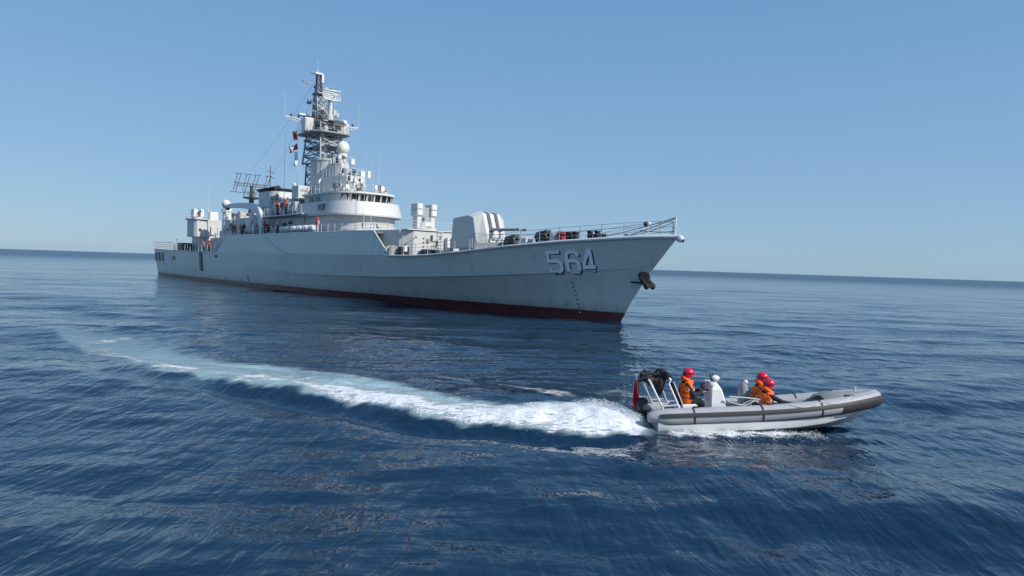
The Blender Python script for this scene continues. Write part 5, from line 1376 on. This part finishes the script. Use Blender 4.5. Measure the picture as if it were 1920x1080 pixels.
# ------------------------------------------------------------------ the inflatable boat (forward, starboard, up) from its stern
BO = Vector((3.86, 18.1, -0.03)); BP = R(3.5)
boat = empty('inflatable_boat', BO); boat.rotation_euler = (R(-4.5), -BP, R(0.6))
tag(boat, 'grey rigid inflatable boat with white hull speeding past the frigate', 'boat')
BM = Matrix.Translation(BO) @ boat.rotation_euler.to_matrix().to_4x4()
def bpt(x, u, z): return BM @ Vector((x, -u, z))
half = [(-0.28, 0.80, 0.20), (0.0, 0.81, 0.20), (1.2, 0.83, 0.205), (2.6, 0.84, 0.22), (3.7, 0.82, 0.26), (4.5, 0.71, 0.31), (5.1, 0.54, 0.36), (5.55, 0.34, 0.395), (5.86, 0.14, 0.415), (5.95, 0.0, 0.42)]
def spline(cl, k=4):
    out = []
    for i in range(len(cl) - 1):
        p0 = Vector(cl[max(i - 1, 0)]); p1 = Vector(cl[i]); p2 = Vector(cl[i + 1]); p3 = Vector(cl[min(i + 2, len(cl) - 1)])
        for j in range(k):
            t = j / k; out.append(0.5 * ((2 * p1) + (-p0 + p2) * t + (2 * p0 - 5 * p1 + 4 * p2 - p3) * t * t + (-p0 + 3 * p1 - 3 * p2 + p3) * t ** 3))
    return out + [Vector(cl[-1])]
tp_s = spline(half); tp_all = tp_s + [Vector((p.x, -p.y, p.z)) for p in tp_s[-2::-1]]
def tube_r(p): return 0.215 if p.x > 0.1 else 0.10 + 0.115 * max(0, (p.x + 0.28) / 0.38) ** 0.7
def ring_sector(pts, rad, a0, a1, n, off=0.0):
    """strip of the tube's skin; angle 0 = outward, 90 = up"""
    rings = []
    for i, p in enumerate(pts):
        d = (pts[min(i + 1, len(pts) - 1)] - pts[max(i - 1, 0)]); d.z = 0; d.normalize()
        out = Vector((d.y, -d.x, 0)) * (1 if True else 1)
        c = Vector((2.2, 0, p.z)); 
        if (p - c).dot(out) < 0: out = -out
        rings.append([p + (out * math.cos(t) + Vector((0, 0, 1)) * math.sin(t)) * (rad(p) + off) for t in np.linspace(R(a0), R(a1), n)])
    return rings
m = MB(); m.path(tp_all, [tube_r(p) for p in tp_all], 20); m.build('buoyancy_tube', 'tube', boat, smooth=1)
near = [p for p in tp_all if p.x > -0.1]
m = MB(); m.loft(ring_sector(near, tube_r, 2, 28, 5, 0.022), close=False); m.loft(ring_sector(near, tube_r, -62, -48, 4, 0.012), close=False); m.build('rub_strake', 'rubber', boat, smooth=1)
bowp = [p for p in tp_all if p.x > 4.55]
m = MB(); m.loft(ring_sector(bowp, tube_r, -52, 20, 10, 0.016), close=False); m.build('bow_guard', 'rubber', boat, smooth=1)
m = MB(); m.loft(ring_sector([p for p in tp_all if p.x > 5.0], tube_r, 60, 150, 8, 0.012), close=False); m.build('bow_patch', 'tube', boat, smooth=1)
for x in (0.9, 2.7, 4.2):                               # seams of the fabric panels
    q = min(tp_s, key=lambda p: abs(p.x - x))
    for sg in (1, -1):
        m = MB(); i = tp_s.index(q); seg = [tp_s[i] + Vector((-0.025, 0, 0)), tp_s[i] + Vector((0.025, 0, 0))]
        m.loft([[Vector((p.x, sg * p.y, p.z)) for p in rg] for rg in ring_sector(seg, tube_r, -80, 150, 14, 0.006)], close=False); m.build('tube_seam', 'rubber', boat, smooth=1)
# grab line loops and handles on the tube
def grab(x0, x1, sg):
    pts = []
    for t in np.linspace(0, 1, 9):
        x = x0 + (x1 - x0) * t; q = min(tp_s, key=lambda p: abs(p.x - x)); a = R(58 - 30 * 4 * t * (1 - t))
        pts.append((x, sg * (q.y + math.cos(a) * 0.225), q.z + math.sin(a) * 0.225))
    m = MB(); m.path(pts, 0.011, 6); m.build('grab_line', 'rope', boat)
for x0, x1 in ((3.3, 4.15), (4.15, 4.95)):
    for sg in (1, -1): grab(x0, x1, sg)
for x in (0.95, 2.85, 4.95):
    for sg in (1, -1):
        q = min(tp_s, key=lambda p: abs(p.x - x)); m = MB(); m.box((x - 0.07, sg * q.y - 0.05, q.z + 0.19), (x + 0.07, sg * q.y + 0.05, q.z + 0.25)); m.build('valve_pad', 'rubber', boat, bevel=0.02)
# rigid hull
hs = []
for x, kz, cz, cu, gu in ((-0.05, -0.34, -0.18, 0.86, 0.95), (1.0, -0.36, -0.18, 0.88, 0.97), (2.4, -0.37, -0.18, 0.89, 0.98), (3.5, -0.36, -0.15, 0.86, 0.95), (4.3, -0.33, -0.09, 0.74, 0.84), (4.9, -0.27, 0.0, 0.55, 0.68), (5.3, -0.18, 0.09, 0.37, 0.50), (5.6, -0.02, 0.18, 0.18, 0.28), (5.80, 0.2, 0.28, 0.03, 0.08)):
    gz_ = min(tp_s, key=lambda p: abs(p.x - x)).z - 0.13
    row = [(x, gu, gz_), (x, (cu + gu) / 2 + 0.02, (cz + gz_) / 2), (x, cu, cz), (x, cu - 0.03, cz - 0.012), (x, cu * 0.5, (kz + cz) / 2 - 0.01), (x, 0, kz)]
    hs.append(row + [(p[0], -p[1], p[2]) for p in row[-2::-1]])
m = MB(); m.loft(hs, close=False); a = hs[0]; m.add(a, [tuple(range(len(a)))]); m.build('rigid_hull', 'gel', boat, smooth=0.35)
m = MB(); m.loft([[(x, 0.70 * k, 0.09 + z), (x, -0.70 * k, 0.09 + z)] for x, k, z in ((0.0, 1, 0), (3.6, 1, 0.0), (4.4, 0.8, 0.03), (5.1, 0.5, 0.14))], close=False); m.build('floor', 'floor', boat)
m = MB(); m.box((-0.06, -0.68, -0.05), (0.02, 0.68, 0.36)); m.build('transom', 'gel', boat, bevel=0.02)
# bow locker with dark canvas
m = MB(); m.loft([[(x, u, z) for u, z in ((w, 0.42 + dz), (w * 0.5, 0.53 + dz), (0, 0.56 + dz), (-w * 0.5, 0.53 + dz), (-w, 0.42 + dz))] for x, w, dz in ((4.45, 0.5, 0.0), (4.7, 0.5, 0.09), (5.0, 0.42, 0.06), (5.35, 0.25, 0.06))], close=False); m.build('bow_cover', 'floor', boat, smooth=1)
m = MB(); m.tube((5.45, 0, 0.6), (5.45, 0, 0.74), 0.03); m.tube((5.45, -0.09, 0.72), (5.45, 0.09, 0.72), 0.025); m.build('towing_post', 'alu', boat)
# outboard engine behind the transom, half lost in spray
m = MB(); m.box((-0.5, -0.2, 0.25), (-0.08, 0.2, 0.62), taper=0.05); ob = m.build('outboard_engine', 'rubber', boat, bevel=0.06)
m = MB(); m.box((-0.36, -0.07, -0.35), (-0.14, 0.07, 0.3)); m.build('engine_leg', 'rubber', ob, bevel=0.02)
# light frame over the stern: two leaning legs each side, rungs, top bars
for sg in (1, -1):
    m = MB(); m.tube((0.22, sg * 0.72, 0.22), (-0.17, sg * 0.6, 1.14), 0.027, 0.027, 10); m.tube((0.60, sg * 0.72, 0.30), (0.34, sg * 0.6, 1.02), 0.027, 0.027, 10); m.path([(0.34, sg * 0.6, 1.02), (0.40, sg * 0.58, 1.12), (0.28, sg * 0.52, 1.24)], 0.025, 8)
    m.build('frame_leg', 'alu', boat, smooth=1)
    m = MB(); m.tube((0.12, sg * 0.7, 0.46), (0.53, sg * 0.7, 0.48), 0.024, None, 10); m.build('frame_rung', 'alu', boat, smooth=1)
    m = MB(); m.lathe((0.24, sg * 0.72, 0.2), [(0.06, 0), (0.05, 0.1), (0.03, 0.16)], 10); m.lathe((0.6, sg * 0.72, 0.28), [(0.05, 0), (0.04, 0.06)], 10); m.build('frame_foot', 'alu', boat)
m = MB(); m.tube((-0.17, 0.6, 1.14), (-0.17, -0.6, 1.14), 0.026); m.tube((0.28, 0.52, 1.24), (0.28, -0.52, 1.24), 0.026); m.tube((-0.17, 0, 1.14), (0.28, 0, 1.24), 0.024); m.build('frame_top', 'alu', boat)
# bundled black canvas hanging in the frame
rng = random.Random(4); pr = []
for i in range(26):
    t = rng.random(); x = -0.2 + 0.55 * t; z = 1.16 + 0.1 * t + rng.uniform(-0.05, 0.06); y = rng.uniform(-0.5, 0.55)
    pr.append(((x, -y, z), (x + rng.uniform(-0.12, 0.12), -y + rng.uniform(-0.15, 0.15), z - rng.uniform(0, 0.12)), 0.05 + rng.random() * 0.05, 0.04 + rng.random() * 0.04, 0))
for i in range(20):
    x = rng.uniform(0.0, 0.28); y = rng.uniform(0.1, 0.55); pr.append(((x, -y, 1.12), (0.13 + (x - 0.13) * 0.4, -y * 0.95, 0.98 - rng.random() * 0.32), 0.055, 0.03, 0))
cv = bpy.data.objects.new('canvas_bundle', fuse('canvas_bundle', pr, ['canvas'], 0.022, 2)); COL.objects.link(cv); cv.parent = boat
m = MB(); m.tube((-0.42, 0.4, 1.12), (-0.1, 0.42, 1.17), 0.045, 0.04, 8); m.build('rolled_awning', 'canvas', boat)
# helm seat with tall padded back, console with wheel and windscreen
m = MB(); m.box((0.62, -0.1, 0.1), (1.1, 0.42, 0.45)); st = m.build('helm_seat', 'gel', boat, bevel=0.03)
m = MB(); m.add([(0.66, -0.1, 0.42), (0.74, -0.1, 0.42), (0.52, -0.1, 1.02), (0.45, -0.1, 1.02), (0.66, 0.42, 0.42), (0.74, 0.42, 0.42), (0.52, 0.42, 1.02), (0.45, 0.42, 1.02)], [(0, 1, 2, 3), (7, 6, 5, 4), (0, 4, 5, 1), (1, 5, 6, 2), (2, 6, 7, 3), (3, 7, 4, 0)]); m.build('seat_back', 'rubber', st, bevel=0.02)
m = MB(); m.path([(0.80, 0.44, 0.12), (0.70, 0.44, 0.5), (0.50, 0.44, 1.05)], 0.018, 8); m.build('seat_frame', 'alu', st)
m = MB(); cs_ = [[(1.46, 0.32), (1.86, 0.34), (1.86, -0.34), (1.46, -0.32)], [(1.48, 0.3), (1.90, 0.32), (1.90, -0.32), (1.48, -0.3)], [(1.52, 0.27), (1.82, 0.27), (1.82, -0.27), (1.52, -0.27)], [(1.58, 0.18), (1.72, 0.18), (1.72, -0.18), (1.58, -0.18)]]
m.loft([[(x, u, z) for x, u in c] for c, z in zip(cs_, (0.09, 0.45, 0.80, 0.98))], caps=True); co_ = m.build('console', 'gel', boat, bevel=0.04)
m = MB(); m.ball((1.68, 0.1, 1.08), (0.13, 0.12, 0.09), 16, 10); m.tube((1.68, 0.1, 0.9), (1.68, 0.1, 1.05), 0.05); m.build('console_radome', 'white', co_, smooth=2)
m = MB(); c = Vector((1.36, 0.05, 0.80))
ringp = [c + Vector((0.10 * math.sin(t) * 0.5, 0.17 * math.cos(t), 0.17 * math.sin(t))) for t in np.linspace(0, 2 * math.pi, 19)]
m.path(ringp, 0.017, 6)
for t in (0.5, 2.6, 4.7): m.tube(c, c + Vector((0.05 * math.sin(t), 0.17 * math.cos(t), 0.17 * math.sin(t))), 0.012)
m.tube(c, (1.58, 0.05, 0.75), 0.02); m.build('steering_wheel', 'rubber', co_)
m = MB(); m.box((1.46, -0.25, 0.86), (1.62, -0.08, 1.02)); m.build('gauge_pod', 'white', co_, bevel=0.03)
m = MB(); m.box((1.50, 0.2, 0.88), (1.62, 0.3, 1.0)); m.build('gauge_pod', 'white', co_, bevel=0.03)
m = MB(); m.tube((1.62, 0.22, 0.9), (1.52, 0.24, 1.22), 0.028, 0.02, 8); m.tube((1.68, 0.12, 0.9), (1.62, 0.12, 1.22), 0.03, 0.022, 8); m.build('throttle_lever', 'rubber', co_)
# gear amidships: wrapped bundle, bucket, hoses
m = MB(); m.loft([[(2.45 + rx * math.cos(t), 0.05 + rx * math.sin(t), z) for t in np.linspace(0, 2 * math.pi, 10, endpoint=False)] for rx, z in ((0.16, 0.1), (0.18, 0.4), (0.15, 0.7), (0.12, 0.86), (0.05, 0.95))], caps=True)
gb = m.build('gear_bundle', 'floor', None, smooth=0.6); gb.parent = None; gb.matrix_world = BM.copy(); tag(gb, 'grey wrapped gear bundle standing behind the boat console', 'bundle')
m = MB(); m.ball((2.52, 0.05, 0.95), (0.07, 0.07, 0.06), 10, 6); o = m.build('bundle_cap', 'white', gb, smooth=1)
m = MB(); m.lathe((2.78, 0.15, 0.09), [(0.13, 0), (0.15, 0.3), (0.12, 0.42), (0.05, 0.46), (0.05, 0.52)], 12); fc_ = m.build('fuel_can', 'white', None, smooth=0.5); fc_.matrix_world = BM.copy(); tag(fc_, 'small white fuel can beside the gear bundle in the boat', 'can')
m = MB(); m.path([tuple(q) for q in spline([(1.95, 0.42, 0.62), (2.4, 0.5, 0.58), (2.9, 0.55, 0.5), (3.3, 0.55, 0.42)], 5)], 0.02, 7)
m.path([tuple(q) for q in spline([(1.9, 0.45, 0.50), (2.3, 0.5, 0.40), (2.6, 0.52, 0.50), (3.0, 0.55, 0.46), (3.35, 0.58, 0.45)], 5)], 0.016, 7); m.path([tuple(q) for q in spline([(2.1, 0.40, 0.3), (2.5, 0.5, 0.52), (2.8, 0.54, 0.40), (3.2, 0.5, 0.5)], 5)], 0.014, 7)
rp2 = m.build('coiled_rope', 'rope', None); rp2.matrix_world = BM.copy(); tag(rp2, 'pale ropes strung along the middle of the boat', 'rope')

# red flag on a thin staff at the stern
m = MB(); m.tube((-0.36, 0.1, 0.5), (-0.40, 0.1, 1.22), 0.014, 0.01, 8); m.ball((-0.40, 0.1, 1.23), 0.022, 8, 6); m.build('flag_staff', 'alu', boat)
m = MB(flip=False); vs = []; fs = []; n, k = 12, 8
for i in range(n + 1):
    for j in range(k + 1):
        a_ = i / n; b_ = j / k; w = 0.10 + 0.05 * a_
        q = bpt(-0.395 + 0.02 * (1 - a_) - w * b_ * 0.9 + 0.03 * math.sin(b_ * 9 + a_ * 2), 0.1 + 0.05 * math.sin(b_ * 12 + a_ * 3), 1.12 - a_ * 0.62 - b_ * 0.10)
        vs.append(tuple(q))
for i in range(n):
    for j in range(k): fs.append((i * (k + 1) + j, i * (k + 1) + j + 1, (i + 1) * (k + 1) + j + 1, (i + 1) * (k + 1) + j))
m.add(vs, fs); fl_ = m.build('flag', 'flagred', None, smooth=3); md = fl_.modifiers.new('thickness', 'SOLIDIFY'); md.thickness = 0.004
tag(fl_, 'limp red flag hanging from the staff at the stern of the inflatable boat', 'flag')

# ---- the boat's crew
def seat_pose(): pass
DRV = dict(pelvis=(0, 0, 0.10), chest=(0.03, 0, 0.52), head=(0.09, 0, 0.80), shl=(0.03, 0.19, 0.55), shr=(0.03, -0.19, 0.55), ell=(0.18, 0.27, 0.30), elr=(0.18, -0.26, 0.28), wrl=(0.42, 0.14, 0.38), wrr=(0.42, -0.15, 0.36),
           hipl=(0.02, 0.09, 0.08), hipr=(0.02, -0.09, 0.08), knl=(0.44, 0.12, 0.10), knr=(0.44, -0.12, 0.10), anl=(0.50, 0.12, -0.24), anr=(0.50, -0.12, -0.24), face=(1, 0, -0.05), grip=0.9)
p = bpt(0.82, 0.16, 0.42)
person(p, 0.0, DRV, 'person in orange vest and magenta helmet seated at the wheel of the inflatable boat', 'crew of the inflatable boat', helm=HELMET)
MID = dict(pelvis=(-0.02, 0, 0.10), chest=(0.05, 0.0, 0.50), head=(0.13, 0, 0.77), shl=(0.05, 0.18, 0.53), shr=(0.05, -0.18, 0.53), ell=(0.14, 0.28, 0.28), elr=(0.12, -0.27, 0.27), wrl=(0.34, 0.2, 0.2), wrr=(0.34, -0.18, 0.2),
           hipl=(0.0, 0.09, 0.08), hipr=(0.0, -0.09, 0.08), knl=(0.36, 0.14, 0.30), knr=(0.36, -0.14, 0.30), anl=(0.50, 0.13, -0.10), anr=(0.50, -0.13, -0.10), face=(1, -0.15, -0.12), grip=0.7)
p = bpt(2.84, -0.12, 0.26)
person(p, R(-6), MID, 'person in orange vest and magenta helmet sitting behind the crewmate gripping the tube', 'crew of the inflatable boat', helm=HELMET)
FWD = dict(pelvis=(0, 0, 0.10), chest=(0.08, -0.03, 0.48), head=(0.15, -0.03, 0.74), shl=(0.08, 0.16, 0.52), shr=(0.10, -0.21, 0.50), ell=(0.26, 0.24, 0.30), elr=(0.36, -0.35, 0.38), wrl=(0.44, 0.16, 0.24), wrr=(0.64, -0.40, 0.34),
           hipl=(0.0, 0.09, 0.08), hipr=(0.0, -0.09, 0.08), knl=(0.34, 0.16, 0.34), knr=(0.36, -0.12, 0.34), anl=(0.48, 0.15, -0.02), anr=(0.50, -0.12, -0.02), face=(1, -0.1, -0.15), grip=0.45)
p = bpt(2.80, 0.36, 0.16)
person(p, R(2), FWD, 'person in orange vest and magenta helmet stretching an arm to grip the tube', 'crew of the inflatable boat', helm=HELMET)
m = MB(); m.box((2.55, -0.42, 0.07), (3.0, 0.62, 0.22)); m.build('bench', 'gel', boat, bevel=0.02)
m = MB(flip=False); pr = [((2.62, -0.42, 0.42), (2.80, -0.40, 0.44), 0.10, 0.09, 0), ((2.66, -0.38, 0.3), (2.8, -0.36, 0.3), 0.11, 0.1, 0)]
kb = bpy.data.objects.new('kit_bag', fuse('kit_bag', pr, ['olive'], 0.02, 2)); COL.objects.link(kb); kb.matrix_world = BM.copy()
tag(kb, 'olive green kit bag lying behind the forward crew in the boat', 'bag')

# ------------------------------------------------------------------ spray thrown up behind the boat
def spray():
    """fine droplets: a low plume behind the transom, flecks beside the hull"""
    rng = np.random.RandomState(12)
    octa = np.array([(1, 0, 0), (-1, 0, 0), (0, 1, 0), (0, -1, 0), (0, 0, 1), (0, 0, -1)], float)
    of = np.array([(0, 2, 4), (2, 1, 4), (1, 3, 4), (3, 0, 4), (2, 0, 5), (1, 2, 5), (3, 1, 5), (0, 3, 5)])
    C = []; RR = []
    n = 30000
    t = rng.rand(n) ** 1.4
    x = 3.5 - 3.0 * t + rng.normal(0, 0.10, n); y = 18.05 + rng.normal(0, 1, n) * (0.30 + 0.34 * t) + 0.15 * t
    lump = 0.55 + 0.9 * vnoise(x, y, 0.3, 41)
    top = (0.22 * np.exp(-((x - 2.5) / 0.8) ** 2) + 0.07) * np.exp(-((y - 18.1) / 0.7) ** 2) * lump
    z = np.array([sea_z(a, b) for a, b in zip(x, y)]) + top * rng.rand(n) ** 1.5 - 0.015
    C.append(np.stack([x, y, z], 1)); RR.append(0.0025 + 0.008 * rng.rand(n) ** 4)
    n = 2500
    x = rng.uniform(4.0, 7.9, n); y = 16.95 + rng.normal(0, 0.2, n)
    z = np.array([sea_z(a, b) for a, b in zip(x, y)]) + np.abs(rng.normal(0, 0.035, n))
    C.append(np.stack([x, y, z], 1)); RR.append(0.003 + 0.009 * rng.rand(n) ** 3)
    C = np.concatenate(C); RR = np.concatenate(RR); n = len(C)
    a = rng.rand(n) * 6.283; k = rng.uniform(0.6, 1.5, (n, 1, 3))
    V = octa[None] * k * RR[:, None, None]
    ca, sa = np.cos(a)[:, None], np.sin(a)[:, None]
    V = np.stack([V[..., 0] * ca - V[..., 1] * sa, V[..., 0] * sa + V[..., 1] * ca, V[..., 2]], -1) + C[:, None]
    Fc = (of[None] + 6 * np.arange(n)[:, None, None]).reshape(-1, 3)
    me = bpy.data.meshes.new('spray'); me.from_pydata(V.reshape(-1, 3).tolist(), [], Fc.tolist())
    me.materials.append(M['foam']); o = bpy.data.objects.new('spray', me); COL.objects.link(o)
    tag(o, 'white spray thrown up by the speeding boat', 'spray', kind='stuff')
M['foam'] = paint('foam_drops', (0.86, 0.88, 0.89), 0.6, 0.03, 3)
spray()
